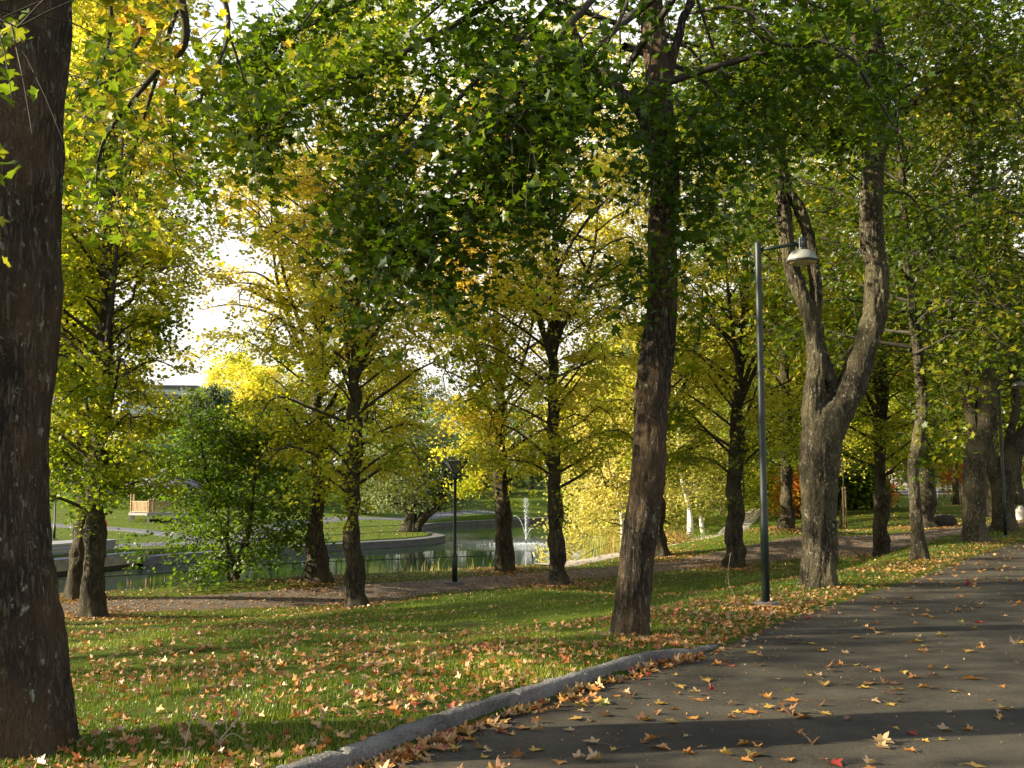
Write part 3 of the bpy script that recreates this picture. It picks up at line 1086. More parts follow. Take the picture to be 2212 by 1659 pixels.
# ---- maples by the asphalt path
def maple(label, seed, base_px, Y, limbs, bough_spec, r_leaf, palette, tbase, tpl='maple', per=46, twig=0.9, n2=7, extra=None, name="maple_tree", bark='bark_near', seg=56, rings=190,
          spread=(0.24, 0.15), lamp=0.16, group="maples along the asphalt path", dispa=0.013, hang=0.35, tvar=0.25, cut=None):
    rng = np.random.default_rng(seed)
    b0 = P(*base_px, Y)
    base = np.array([b0[0], b0[1], gz(b0[0], b0[1]) - 0.04])
    t = thing(name, label, "tree", base, 0, group)
    tb, bb = Buf(), Buf()
    for li, (pts, radii) in enumerate(limbs):
        w = [P(a, b, Y + (c[0] if c else 0)) for a, b, *c in pts]
        if li == 0:
            w = [np.array([w[0][0], w[0][1], base[2] - 0.12])] + w[0:]
            radii = [radii[0]] + list(radii)
            if w[1][2] - w[0][2] < 0.05:
                w.pop(1)
                radii = radii[1:]
        n = rings if li == 0 else rings // 2
        c = crom(w, n)
        rd = np.interp(np.linspace(0, 1, n), np.linspace(0, 1, len(radii)), radii)
        f = (0.28, lamp * radii[0] / 0.25, 5) if li == 0 else None
        tube(tb, c - base, rd, seg if rd[0] > 0.08 else 20, disp=bark_disp(dispa * 1.25, 22, 4.0, 0.016 * rd[0] / 0.2, 2.4, seed, f))
    part("trunk", tb, M[bark], t)
    lp = []
    boughs([([P(*q) for q in pts], r0, r1) for pts, r0, r1 in bough_spec], rng, base, lp, bb, per=per, twig_len=twig, n2=n2, spread=spread, hang=hang)
    if extra: extra(rng, bb, lp, base)
    part("branches", bb, M['branch'], t)
    pos = np.concatenate(lp)
    if cut is not None: pos = pos[cut(pos)]
    pos = pos[(vn(pos * 1.1 + seed) > -0.42) | (rng.random(len(pos)) < 0.2)]
    tt = shade_t(pos, rng, tbase, tvar, 0.13, 0.8)
    leaves_obj("crown", pos, base, r_leaf * rng.uniform(0.65, 1.15, len(pos)), palette, rng, tpl, M['leafdark'], t, tt, tilt=0.6, droop=0.7)
    return t, base


def topcrown(h0, h1, rad, n1, cx=0, cy=0, per=9, n2=7, r1=0.07, up=(0.3, 1.0), l2=(0.7, 1.7)):
    def f(rng, bb, lp, base):
        c = np.array([base + np.array([cx * k, cy * k, h]) for k, h in zip(np.linspace(0, 1, 12), np.linspace(0, h1, 12))])
        crown(rng, c, base[2] + h0, base[2] + h1, rad, n1, bb, lp, base, n2=n2 + 2, per=per, l2=l2, r1=r1 * 0.6, up=up, spread=0.34)
    return f


# big trunk at the left edge
maple("huge dark furrowed maple cut by the left edge, nearest tree of all", 41, (12, 1668), 6.3,
      [([(12, 1668), (8, 1550), (-2, 1400), (-26, 1250), (-36, 1100), (-38, 950), (-28, 780), (-16, 620), (-12, 480), (-2, 300), (10, 120), (26, -60), (40, -300), (60, -700)], [0.37, 0.36, 0.365, 0.37, 0.365, 0.36, 0.37, 0.38, 0.375, 0.365, 0.36, 0.35, 0.30, 0.2])],
      [([(60, -600, 6.3), (300, -260, 7.2), (400, 60, 7.8), (330, 160, 8.0), (225, 300, 8.1), (205, 420, 8.2)], 0.05, 0.006),
       ([(330, -300, 7.4), (470, -40, 8.0), (490, 80, 8.1), (440, 190, 8.0), (425, 260, 8.0)], 0.03, 0.004),
       ([(490, 60, 8.2), (520, 150, 8.4), (540, 230, 8.5)], 0.015, 0.004),
       ([(60, -500, 6.4), (200, -150, 8.6), (240, 60, 9.2), (190, 240, 9.6)], 0.04, 0.005),
       ([(100, -600, 6.6), (420, -220, 9.0), (360, 100, 9.6), (300, 330, 10), (280, 470, 10.3)], 0.04, 0.005),
       ([(330, 40, 9.0), (250, 160, 9.0), (170, 200, 8.8)], 0.02, 0.004),
       ([(380, 180, 8.2), (372, 330, 8.2), (400, 430, 8.3)], 0.012, 0.003),
       ([(-60, -300, 5.8), (-60, -40, 5.3), (-10, 30, 5.2), (40, 60, 5.2)], 0.02, 0.003),
       ([(-120, 150, 5.3), (-70, 230, 5.2), (-30, 300, 5.2), (-30, 350, 5.2)], 0.012, 0.003)],
      0.098, PAL_MAPY, 0.40, 'fine', per=46, twig=0.62, n2=6, seg=96, rings=300, lamp=0.025, dispa=0.012, extra=topcrown(6.8, 15, 5.5, 34, per=9),
      cut=lambda p: ~((p[:, 1] < 6.0) & (p[:, 0] > -2.6)), tvar=0.34)

# the brown trunk in the middle
maple("thick brown maple in the middle of the view, leaning slightly right under dark green foliage", 42, (1362, 1385), 11.5,
      [([(1362, 1385), (1368, 1290), (1380, 1180), (1396, 1060), (1404, 950), (1410, 850), (1420, 760), (1428, 700), (1430, 600), (1432, 500), (1436, 400), (1430, 300), (1424, 200), (1416, 100), (1406, 0), (1400, -150), (1395, -500)],
        [0.195, 0.185, 0.188, 0.19, 0.185, 0.18, 0.18, 0.175, 0.155, 0.16, 0.155, 0.15, 0.14, 0.14, 0.12, 0.10, 0.05]),
       ([(1418, 330), (1385, 245), (1340, 195), (1300, 170), (1257, 112), (1220, 0), (1180, -200)], [0.09, 0.06, 0.055, 0.05, 0.045, 0.04, 0.02]),
       ([(1436, 180), (1462, 90), (1480, 30), (1497, -10), (1530, -200)], [0.07, 0.05, 0.05, 0.045, 0.03]),
       ([(1410, 790), (1392, 738), (1394, 716)], [0.08, 0.055, 0.02])],
      [([(1400, -350, 11.5), (1150, -60, 11), (850, 120, 10.5), (640, 230, 10.5), (555, 300, 10.4)], 0.05, 0.006),
       ([(1400, -300, 11.5), (1200, 0, 11), (1000, 200, 10.5), (830, 400, 10), (850, 560, 10)], 0.05, 0.006),
       ([(1390, -120, 11.4), (1200, 90, 10.2), (1060, 290, 9.8), (930, 450, 9.7), (895, 600, 9.7)], 0.045, 0.006),
       ([(1300, 170, 11.5), (1240, 260, 11), (1190, 350, 10.8), (1160, 440, 10.8)], 0.03, 0.005),
       ([(1395, -500, 11.5), (1000, -130, 12), (720, 30, 12), (560, 110, 12), (560, 210, 12)], 0.05, 0.006),
       ([(1380, 20, 11.4), (1270, 120, 10), (1180, 200, 9.6), (1100, 280, 9.4), (1000, 500, 9.5)], 0.03, 0.004),
       ([(1380, -100, 11.4), (1350, 20, 10.3), (1290, 130, 10), (1230, 250, 9.8)], 0.03, 0.004),
       ([(1100, -120, 11), (950, 10, 11), (760, 160, 11.2), (640, 150, 11.4)], 0.02, 0.004),
       ([(1257, 112, 11.5), (1150, 60, 11.2), (980, 90, 11.2), (880, 250, 11), (790, 330, 11), (760, 480, 11)], 0.025, 0.004),
       ([(900, 420, 10), (980, 430, 10), (1040, 420, 10), (1000, 520, 10)], 0.012, 0.003),
       ([(1435, 180, 11.4), (1480, 240, 11.0), (1510, 330, 10.8), (1500, 450, 10.8)], 0.02, 0.004),
       ([(1425, 480, 11.3), (1465, 520, 11.0), (1470, 600, 10.9)], 0.012, 0.003),
       ([(1420, 560, 11.6), (1372, 590, 11.4), (1355, 640, 11.4)], 0.008, 0.003),
       ([(1480, 30, 11.5), (1600, 20, 11.2), (1700, 110, 11.2), (1790, 150, 11.6), (1850, 260, 12.0)], 0.018, 0.004),
       ([(1530, -200, 11.5), (1700, -20, 11.8), (1850, 60, 12.4), (1900, 200, 12.6)], 0.018, 0.004),
       ([(1500, -20, 11.5), (1570, 180, 11.8), (1640, 250, 11.8), (1690, 330, 11.8)], 0.02, 0.004),
       ([(1410, 60, 11.5), (1400, 200, 10.9), (1405, 300, 10.8), (1430, 400, 10.8)], 0.012, 0.003)],
      0.105, PAL_DARK, 0.42, 'maple', per=84, twig=0.75, n2=8, lamp=0.07, extra=topcrown(6.0, 14, 5.2, 44, per=14), seg=72, rings=260,
      cut=lambda p: ~((p[:, 1] < 6.5)), hang=0.6, tvar=0.3)

# the forked tree
maple("stout forked maple with rough grey bark and crooked limbs beside the tall lamp post", 43, (1772, 1268), 17.0,
      [([(1772, 1268), (1771, 1180), (1768, 1080), (1768, 1000), (1782, 930), (1822, 870), (1852, 800), (1874, 730), (1892, 660), (1893, 580), (1882, 480), (1885, 380), (1892, 300), (1900, 180), (1880, 50), (1850, -100)],
        [0.285, 0.270, 0.28, 0.31, 0.32, 0.24, 0.215, 0.195, 0.19, 0.185, 0.175, 0.17, 0.165, 0.15, 0.13, 0.1]),
       ([(1768, 960), (1758, 880), (1764, 800), (1760, 720), (1738, 650), (1712, 590), (1700, 520), (1690, 430), (1683, 350), (1675, 250), (1660, 100)], [0.22, 0.165, 0.145, 0.135, 0.13, 0.12, 0.115, 0.11, 0.10, 0.09, 0.06]),
       ([(1756, 690), (1762, 620), (1748, 520), (1725, 450), (1700, 400), (1690, 300), (1700, 150)], [0.12, 0.10, 0.09, 0.09, 0.08, 0.06, 0.04]),
       ([(1786, 900), (1796, 840), (1790, 800), (1775, 740, 0.8)], [0.12, 0.10, 0.07, 0.05]),
       ([(1892, 330), (1925, 280), (1950, 240), (2000, 200), (2030, 130)], [0.10, 0.09, 0.08, 0.06, 0.03]),
       ([(1890, 200), (1850, 90), (1825, 20), (1800, -120)], [0.14, 0.13, 0.12, 0.08])],
      [([(1683, 330, 17), (1640, 210, 16.5), (1580, 200, 16), (1540, 300, 16)], 0.05, 0.006),
       ([(1700, 150, 17), (1650, 60, 16), (1560, 120, 15.5), (1500, 250, 15.5)], 0.05, 0.006),
       ([(1880, 150, 17), (1800, 120, 16), (1720, 160, 15.4), (1660, 240, 15.2)], 0.05, 0.006),
       ([(1880, 150, 17), (1800, 60, 15.5), (1760, 180, 15), (1750, 290, 15)], 0.04, 0.006),
       ([(1892, 130, 17), (1840, 200, 15.5), (1830, 260, 15.2), (1850, 310, 15)], 0.04, 0.006),
       ([(1950, 240, 17), (2040, 180, 16.5), (2100, 240, 16), (2080, 340, 16)], 0.04, 0.006),
       ([(1880, 0, 17), (1980, -20, 16), (2060, 60, 15.5), (2100, 160, 15.5)], 0.05, 0.006),
       ([(1660, 100, 17), (1560, 0, 16.5), (1540, 120, 16), (1580, 200, 16)], 0.04, 0.006),
       ([(1850, -100, 17), (1700, -100, 16), (1620, 40, 15), (1600, 140, 15)], 0.04, 0.006),
       ([(1690, 300, 17), (1620, 330, 17.5), (1570, 430, 17.5), (1560, 520, 17.5)], 0.03, 0.005),
       ([(1880, 420, 17), (1960, 420, 17.5), (2010, 500, 18), (2000, 580, 18)], 0.03, 0.005)],
      0.12, PAL_MIX, 0.40, 'maple', per=66, twig=1.0, n2=7, bark='bark_grey', extra=topcrown(7.8, 15.5, 5.2, 60, per=30), seg=84, rings=280, dispa=0.018, hang=0.4, lamp=0.06, cut=lambda p: p[:, 2] > 5.6 + 0.5 * vn(p * 0.9))

maple("slim dark maple with a knot hole right of the forked maple", 44, (1987, 1217), 23.0,
      [([(1987, 1217), (1980, 1130), (1975, 1060), (1973, 1010), (1986, 930), (1992, 870), (1985, 800), (1975, 700), (1960, 560), (1950, 400), (1940, 200)], [0.15, 0.125, 0.12, 0.13, 0.12, 0.12, 0.11, 0.10, 0.08, 0.07, 0.05])],
      [([(1975, 700, 23), (2040, 650, 22.5), (2090, 680, 22), (2110, 760, 22)], 0.03, 0.005),
       ([(1985, 800, 23), (2020, 800, 22.5), (2040, 850, 22.3), (2045, 930, 22.3)], 0.02, 0.005),
       ([(1960, 560, 23), (2060, 480, 22.5), (2120, 520, 22)], 0.03, 0.005)],
      0.14, PAL_MIX, 0.42, 'maple', per=40, twig=1.1, n2=6, bark='bark_grey', extra=topcrown(4.4, 12.5, 3.8, 56, per=34, l2=(0.6, 1.4)), seg=40, rings=120)
maple("thick maple with mottled lit bark, second behind the forked maple", 45, (2106, 1178), 30.0,
      [([(2106, 1178), (2104, 1100), (2106, 1000), (2124, 930), (2132, 850), (2128, 760), (2120, 640), (2112, 500), (2108, 380), (2100, 250), (2090, 100)], [0.31, 0.29, 0.31, 0.30, 0.27, 0.23, 0.2, 0.19, 0.17, 0.14, 0.1]),
       ([(2114, 960), (2092, 880), (2080, 800), (2062, 720), (2075, 560), (2060, 400)], [0.17, 0.13, 0.12, 0.11, 0.09, 0.06]),
       ([(2128, 780), (2150, 640), (2136, 480), (2150, 350)], [0.13, 0.12, 0.1, 0.07])],
      [([(2120, 640, 30), (2060, 560, 29), (2010, 600, 28)], 0.04, 0.006)],
      0.15, PAL_MIX, 0.36, 'maple', per=40, twig=1.1, n2=6, bark='bark_grey', extra=topcrown(5.0, 15, 4.8, 70, per=34), seg=40, rings=120)
maple("maple forking low into a wide V behind the second lamp post", 46, (2168, 1153), 36.0,
      [([(2168, 1153), (2166, 1080), (2170, 1020), (2200, 960), (2235, 900), (2260, 780), (2270, 600)], [0.38, 0.34, 0.38, 0.30, 0.25, 0.2, 0.15]),
       ([(2160, 1050), (2135, 980), (2126, 900), (2140, 760), (2175, 560), (2168, 420)], [0.26, 0.22, 0.20, 0.17, 0.14, 0.08]),
       ([(2172, 1020), (2182, 940), (2196, 860), (2180, 740), (2190, 600), (2160, 440)], [0.16, 0.14, 0.13, 0.12, 0.10, 0.07])],
      [([(2180, 740, 36), (2150, 640, 35), (2200, 560, 34)], 0.04, 0.006)],
      0.16, PAL_MIX, 0.5, 'maple', per=34, twig=1.1, n2=5, bark='bark_grey', extra=topcrown(5.5, 15, 5.0, 64, per=34), seg=40, rings=110)

# unseen maples: some carry on the row, others added to stripe ground with shade
for x, y, s in ((-9.5, 2.5, 51), (-16.0, -1.5, 52), (-24.5, 15, 54), (-19.5, 11.6, 56), (-21.0, 7.0, 60)):
    linden(None, x, y, "unseen maple at the left placed to shade lawn and path", "maples along the asphalt path", s, H=13.5, per=10, n1=28, n2=6, leaf=0.24, h0=4.2, rad=3.6, skirt=0.2, r=0.28, name="maple_tree", palette=PAL_MIX)

for x, y, s_, lab in ((13.5, 18.5, 57, "maple crown reaching in high over the path from the right edge, nearest one"), (19.5, 27.5, 58, "maple crown over the path at the right edge, middle one"), (27.0, 38.5, 59, "maple across the path behind the second dome lamp")):
    linden(None, x, y, lab, "maples across the asphalt path", s_, H=15, per=40, n1=60, n2=10, leaf=0.15, h0=5.0, rad=5.6, skirt=0.3, r=0.30, name="maple_tree", palette=PAL_MIX, bark='bark_grey')

# ------------------------------------------------------------------ background trees and shrubs
def generic_tree(name, cat, label, group, x, y, seed, H, rad, r=0.22, h0=2.0, palette=PAL_MIX, tb=0.4, leaf=0.3, nl=9000, bark='bark_lind', tpl='quad', stems=1, up=(0.3, 1.1), white=False, tilt=0.8,
                 lean=0.0, n1=None, z=None, spread=0.4, prof=None, droop=0.2, hg=0.3, gap=-0.5, tr=None):
    rng = np.random.default_rng(seed)
    base = np.array([x, y, (gz(x, y) if z is None else z) - 0.08])
    t = thing(name, label, cat, base, 0, group)
    tb_, bb = Buf(), Buf()
    lp = []
    n1 = n1 or int(10 + H * 2.0)
    for s in range(stems):
        a = rng.uniform(0, 6.28)
        sp = 0.0 if stems == 1 else rad * 0.45
        pts = [base + np.array([sp * (h / H) ** 1.0 * math.cos(a) + lean * h + 0.15 * math.sin(h + seed + s), sp * (h / H) * math.sin(a), h]) for h in np.array([0, .15, .35, .6, .8, 1.0]) * H]
        c = crom(pts, 30)
        tube(tb_, c - base, np.linspace(r, 0.02, 30) * (1 + 0.5 * np.exp(-np.linspace(0, 8, 30))), 12, disp=bark_disp(0.012, 9, 2, 0.04 * r / 0.2, 2.0, seed))
        crown(rng, c, base[2] + h0, base[2] + H, rad / (1 if stems == 1 else 1.5), max(6, n1 // stems), bb, lp, base, n2=7, per=10, up=up, l2=(0.12 * rad + 0.3, 0.3 * rad + 0.6), spread=spread, r1=r * 0.28, prof=prof, droop=droop)
    pos = np.concatenate(lp)
    k = nl / len(pos)
    idx = rng.integers(0, len(pos), nl)
    pos = pos[idx] + rng.normal(size=(nl, 3)) * spread * np.array([0.7, 0.7, 0.5])
    pos = pos[(pos[:, 2] > base[2] + 0.15)]
    pos = pos[(vn(pos * (1.6 / max(1, rad * 0.4)) + seed) > gap) | (rng.random(len(pos)) < 0.15)]
    part("trunk", tb_, M[bark], t)
    part("branches", bb, M['branch'], t)
    tt = shade_t(pos, rng, tb, 0.3, 0.13, 1.5 / rad, hg, base[2], base[2] + H)
    leaves_obj("crown", pos, base, leaf * rng.uniform(0.7, 1.25, len(pos)), palette, rng, tpl, M['leaf'], t, tt, tilt=tilt)
    return t


def birch_mat():
    m, nt, bs, out = mat("birch_bark")
    co = coords(nt, (1, 1, 5))
    f = noise(nt, co, 4, 4, 0.7)
    r = ramp(nt, [(0.36, (0.03, 0.03, 0.03)), (0.46, (0.62, 0.60, 0.56))], f)
    nt.links.new(r.outputs[0], bs.inputs["Base Color"])
    bs.inputs["Roughness"].default_value = 0.8
    return m


M['birch'] = birch_mat()

# shrub with several stems at the near bank
px = P(500, 1278, 33.6)
generic_tree("multi_stem_shrub", "shrub", "tall green shrub with several thin stems behind the low rail by the pond", None, px[0], px[1] + 0.2, 61, 5.4, 2.9, r=0.07, h0=0.45, palette=PAL_BUSH, tb=0.42,
             leaf=0.13, nl=19000, stems=4, up=(0.35, 0.95), n1=60, spread=0.22, prof=lambda f: (1.06 - f) ** 0.75, hg=0.35, gap=-0.25)
# golden bush and birches on the right bank
px = P(1335, 1190, 50)
generic_tree("golden_birch", "tree", "low golden birch with white trunk bending over the water right of the fountain", None, px[0] + 0.2, px[1], 62, 8.5, 3.2, r=0.11, h0=0.9, palette=PAL_GOLD, tb=0.5,
             leaf=0.15, nl=24000, bark='birch', lean=-0.06, n1=60, spread=0.3, up=(0.1, 0.9), hg=0.1, prof=lambda f: 1.0 - 0.55 * f, gap=-0.35)
px = P(1490, 1165, 57)
generic_tree("silver_birch", "tree", "leaning silver birch with peeling white bark beside the sandy path", "birches by the waterside path", px[0], px[1], 63, 11, 2.8, r=0.15, h0=2.2, palette=PAL_GOLD, tb=0.25,
             leaf=0.15, nl=15000, bark='birch', lean=-0.09, spread=0.35, gap=-0.4)
px = P(1514, 1163, 60)
generic_tree("silver_birch", "tree", "thinner grey birch just right of the leaning white birch", "birches by the waterside path", px[0], px[1], 64, 10, 2.6, r=0.10, h0=2.0, palette=PAL_GOLD, tb=0.15,
             leaf=0.15, nl=12000, bark='birch', lean=-0.06, spread=0.35, gap=-0.4)
# bank thicket between birches and path end
for i, (a, b_, Y, H, rd, pl, tb, lab) in enumerate([
        (1430, 1165, 62, 7, 3.2, PAL_GOLD, 0.1, "yellow-green willow bush left of the leaning white birch"),
        (1560, 1150, 76, 9, 4.0, PAL_LIND, 0.5, "yellow-green tree where the sandy path disappears"),
        (1640, 1145, 84, 10, 4.5, PAL_LIND, 0.35, "broad green-yellow tree between the flaring linden and the lamp post"),
        (1610, 1140, 100, 11, 5, PAL_MIX, 0.6, "mottled tree deep behind the end of the sandy path"),
        (1680, 1120, 78, 3.2, 2.0, PAL_LIND, 0.45, "low yellowish bush at the foot of the slim linden behind the lamp post"),
        (1722, 1135, 72, 2.2, 0.9, PAL_ORNG, 0.15, "orange-tinged bush just left of the forked maple"),
        (1846, 1108, 78, 3.0, 1.7, PAL_BUSH, 0.6, "round green bush right of the forked maple at the edge of the far lawn"),
        (1880, 1096, 88, 2.9, 1.2, PAL_ORNG, 0.65, "rusty red bush beside the round green bush"),
        (1330, 1150, 70, 8, 3.5, PAL_GOLD, 0.2, "yellow tree behind the golden birch")]):
    q = P(a, b_, Y)
    generic_tree("bush" if H < 6 else "broadleaf_tree", "bush" if H < 6 else "tree", lab, None, q[0], q[1], 70 + i, H, rd, r=0.16 if H > 6 else 0.06, h0=1.2 if H > 6 else 0.2, palette=pl, tb=tb, leaf=0.24, nl=9000, n1=30, spread=0.45, prof=(None if H > 6 else (lambda f: 1 - 0.5 * f)))

# willow on the promontory
px = P(882, 1148, 84)
t = thing("willow_tree", "grey-green willow with a wide forked trunk standing on the promontory lawn", "tree", (px[0], px[1], gz(px[0], px[1]) - 0.1))
wb = np.array(t.location)
tb_, bb, lp = Buf(), Buf(), []
rng = np.random.default_rng(65)
for pts, ra in (([(880, 1152), (884, 1130), (888, 1110), (875, 1095), (845, 1075), (830, 1040)], [0.75, 0.5, 0.45, 0.32, 0.22, 0.12]),
                ([(892, 1150), (905, 1130), (925, 1110), (945, 1095), (958, 1060), (960, 1020)], [0.45, 0.38, 0.3, 0.25, 0.2, 0.1]),
                ([(888, 1112), (890, 1080), (880, 1030), (878, 960)], [0.4, 0.3, 0.22, 0.08]),
                ([(905, 1128), (915, 1090), (925, 1040), (920, 980)], [0.2, 0.16, 0.12, 0.06])):
    c = crom([P(a, b_, 84) for a, b_ in pts], 24)
    c[0, 2] = min(c[0, 2], wb[2])
    tube(tb_, c - wb, np.interp(np.linspace(0, 1, 24), np.linspace(0, 1, len(ra)), ra), 12, disp=bark_disp(0.03, 6, 1.5, 0.06, 1.2, 3))
    crown(rng, c, c[10, 2], c[-1, 2] + 0.3, 3.2, 22, bb, lp, wb, n2=8, per=22, up=(0.4, 1.2), l2=(0.9, 2.2), spread=0.35, r1=0.08)
pos = np.concatenate(lp)
pos = pos[rng.integers(0, len(pos), 26000)] + rng.normal(size=(26000, 3)) * 0.3
pos = pos[(pos[:, 2] > wb[2] + 1.6) & ((vn(pos * 0.8) > -0.35) | (rng.random(len(pos)) < 0.2))]
part("trunk", tb_, M['bark_lind'], t)
part("branches", bb, M['branch'], t)
leaves_obj("crown", pos, wb, 0.20 * rng.uniform(0.7, 1.3, len(pos)), PAL_WILL, rng, 'quad', M['leaf'], t, shade_t(pos, rng, 0.45, 0.3, 0.15, 0.5), tilt=0.9)

# conifers left
for i, (a, ytop, Y, rd, lab) in enumerate([(415, 850, 112, 4.0, "grey-green pine standing below the office block"), (450, 838, 118, 2.6, "narrow dark spruce with a spiky top right of the grey-green pine"), (478, 850, 124, 2.6, "second dark spruce, its tip against the white sky")]):
    q = P(a, 1080, Y)
    top = P(a, ytop, Y)[2]
    zb = gz(q[0], q[1])
    generic_tree("conifer_tree", "conifer", lab, None, q[0], q[1], 90 + i, top - zb, rd, r=0.3, h0=1.0, palette=PAL_CONI if i else PAL_WILL, tb=0.5 if i else 0.15, leaf=0.26, nl=15000, up=(-0.1, 0.5), n1=60, prof=lambda f: (1.05 - f) ** 0.8, spread=0.3, droop=0.05)

# trees beyond the pond and beyond the lawn: kinds built once, copied as individuals
KINDS = {}


def kind_mesh(key, seed, H, rad, palette, tb, leaf=0.34, nl=11000, h0=1.8, **k):
    t = generic_tree("broadleaf_tree", "tree", "x", None, 0, 0, seed, H, rad, palette=palette, tb=tb, leaf=leaf, nl=nl, h0=h0, z=0.08, **k)
    KINDS[key] = t


kind_mesh('green', 101, 14, 5.5, PAL_MIX, 0.45, h0=4.4, droop=0.05)
kind_mesh('yellow', 102, 13, 5.2, PAL_LIND, 0.55, h0=3.8, droop=0.05)
kind_mesh('orange', 103, 11, 4.4, PAL_ORNG, 0.25, h0=3.0)
kind_mesh('dark', 104, 15, 6.0, PAL_BUSH, 0.25)
kind_mesh('shrub', 105, 4.5, 3.6, PAL_BUSH, 0.5, h0=0.3, nl=8000, leaf=0.26, prof=lambda f: 1 - 0.4 * f)
_used = set()


def place(key, x, y, s, rz, label, group=None, name=None):
    src = KINDS[key]
    if key in _used:
        o = src.copy()
        COL.objects.link(o)
        for ch in list(src.children):
            c = ch.copy()
            COL.objects.link(c)
            c.parent = o
    else:
        o = src
        _used.add(key)
    if name: o.name = name
    o.location = (x, y, gz(x, y) - 0.1)
    o.rotation_euler = (0, 0, rz)
    o.scale = (s, s, s * 1.0)
    o["label"] = label
    o["category"] = "shrub" if key == 'shrub' else "tree"
    if group: o["group"] = group
    elif "group" in o: del o["group"]
    return o


GB = "trees beyond the pond and the far lawn"
ADJ = {'green': "green-leaved tree", 'yellow': "yellow-leaved tree", 'orange': "orange-leaved tree", 'dark': "dark leafy tree", 'shrub': "rounded green shrub"}
BACK = [  # (kind, px, Y, scale, where)
    ('dark', 40, 140, 1.0, "behind the huge left trunk"), ('green', 160, 128, 0.62, "below the office block at the far left"), ('yellow', 235, 118, 0.50, "left of the gazebo"),
    ('dark', 300, 116, 0.55, "right behind the gazebo roof"), ('shrub', 250, 104, 0.9, "left beside the gazebo"), ('shrub', 395, 104, 1.1, "right beside the gazebo"),
    ('yellow', 560, 150, 1.15, "right of the spruces beyond the pond"), ('yellow', 520, 165, 1.2, "taller one behind the spruces"), ('green', 640, 145, 0.9, "between the two linden pairs beyond the pond"),
    ('green', 740, 150, 0.85, "behind the burly linden beyond the pond"), ('dark', 690, 122, 0.45, "low by the far promenade"), ('green', 830, 155, 1.05, "tall one left behind the willow"),
    ('dark', 900, 160, 0.85, "behind the willow crown"), ('dark', 975, 150, 0.72, "behind the lantern post beyond the bay"), ('green', 1060, 158, 0.75, "left above the fountain"),
    ('dark', 1150, 150, 0.72, "right above the fountain"), ('yellow', 1230, 150, 0.85, "beyond the bay behind the golden birch"), ('shrub', 1050, 140, 0.7, "on the slope left above the fountain"),
    ('shrub', 790, 108, 0.8, "beside the promenade left of the willow"), ('shrub', 600, 112, 0.9, "beside the promenade right of the dark shrub"),
    ('yellow', 1300, 112, 1.05, "left of the brown trunk, deep"), ('green', 1400, 105, 1.1, "behind the brown trunk, deep"), ('yellow', 1480, 96, 1.0, "above the leaning birch"),
    ('green', 1540, 120, 1.2, "high behind the sandy path end"), ('yellow', 1600, 75, 0.85, "left of the lamp post, mid distance"), ('green', 1690, 68, 0.85, "right of the lamp post, mid distance"),
    ('yellow', 1745, 90, 1.0, "left behind the forked maple"), ('green', 1790, 64, 0.9, "directly behind the forked maple"), ('green', 1850, 125, 1.1, "deep right of the forked maple"),
    ('yellow', 1880, 78, 0.85, "over the round green bush"), ('green', 1960, 135, 0.95, "beyond the far street, left"), ('yellow', 2010, 70, 0.9, "over the boulder"),
    ('green', 2060, 90, 1.0, "right of the boulder, deep"), ('orange', 2090, 120, 0.9, "orange one by the white house"), ('yellow', 2150, 95, 1.0, "behind the wide V maple"),
    ('orange', 2190, 130, 1.0, "behind the second lamp"), ('green', 2240, 78, 1.0, "at the right edge, deep"), ('green', 2120, 140, 1.2, "tall one above the orange crowns"),
    ('dark', 655, 128, 0.42, "low by the promenade, left of three small ones"), ('dark', 770, 132, 0.5, "low behind the promenade shrub"), ('dark', 850, 126, 0.5, "low behind the willow trunk"),
    ('dark', 940, 134, 0.55, "low right behind the willow"), ('dark', 1010, 140, 0.5, "low beyond the bay railing"), ('dark', 1100, 138, 0.5, "low above the bay wall"), ('dark', 560, 132, 0.5, "low behind the multi-stem shrub"),
    ('yellow', 1430, 140, 1.3, "tall one above the birches"), ('dark', 1340, 150, 1.2, "tall one above the golden birch"),
    ('green', 1640, 130, 1.4, "tall one above the lamp dome"), ('green', 1900, 170, 1.5, "tallest one far beyond the street"), ('dark', 2260, 140, 1.2, "beyond the right edge")]
for i, (k, a, Y, s, w) in enumerate(BACK):
    x = (a - 1106) / FPX * Y
    place(k, x, Y, s, i * 1.7, ADJ[k] + " " + w if k != 'orange' else "orange-leaved tree " + w.replace("orange one ", ""), GB if k != 'shrub' else "shrubs beyond the pond")
for k in KINDS:
    assert k in _used

# ---- trunks further along on the right
for i, (a, b_, Y, r, H, lab, lean) in enumerate([
        (2130, 1122, 62, 0.36, 14, "pale grey trunk of the left one of a close pair right behind the mottled maple", -0.01),
        (2150, 1126, 60, 0.42, 14, "thick grey trunk, right one of a close pair left of the second lamp post", 0.01),
        (2205, 1105, 82, 0.36, 13, "far trunk at the right edge beside the walking figure", 0.0),
        (1870, 1078, 118, 0.30, 11, "small dark trunk beyond the rusty bush", 0.0)]):
    q = P(a, b_, Y)
    generic_tree("park_tree", "tree", lab, None, q[0], q[1], 120 + i, H, 4.2, r=r, h0=5.0, palette=PAL_MIX, tb=0.5, leaf=0.26, nl=9000, bark='bark_grey', lean=lean, n1=34)

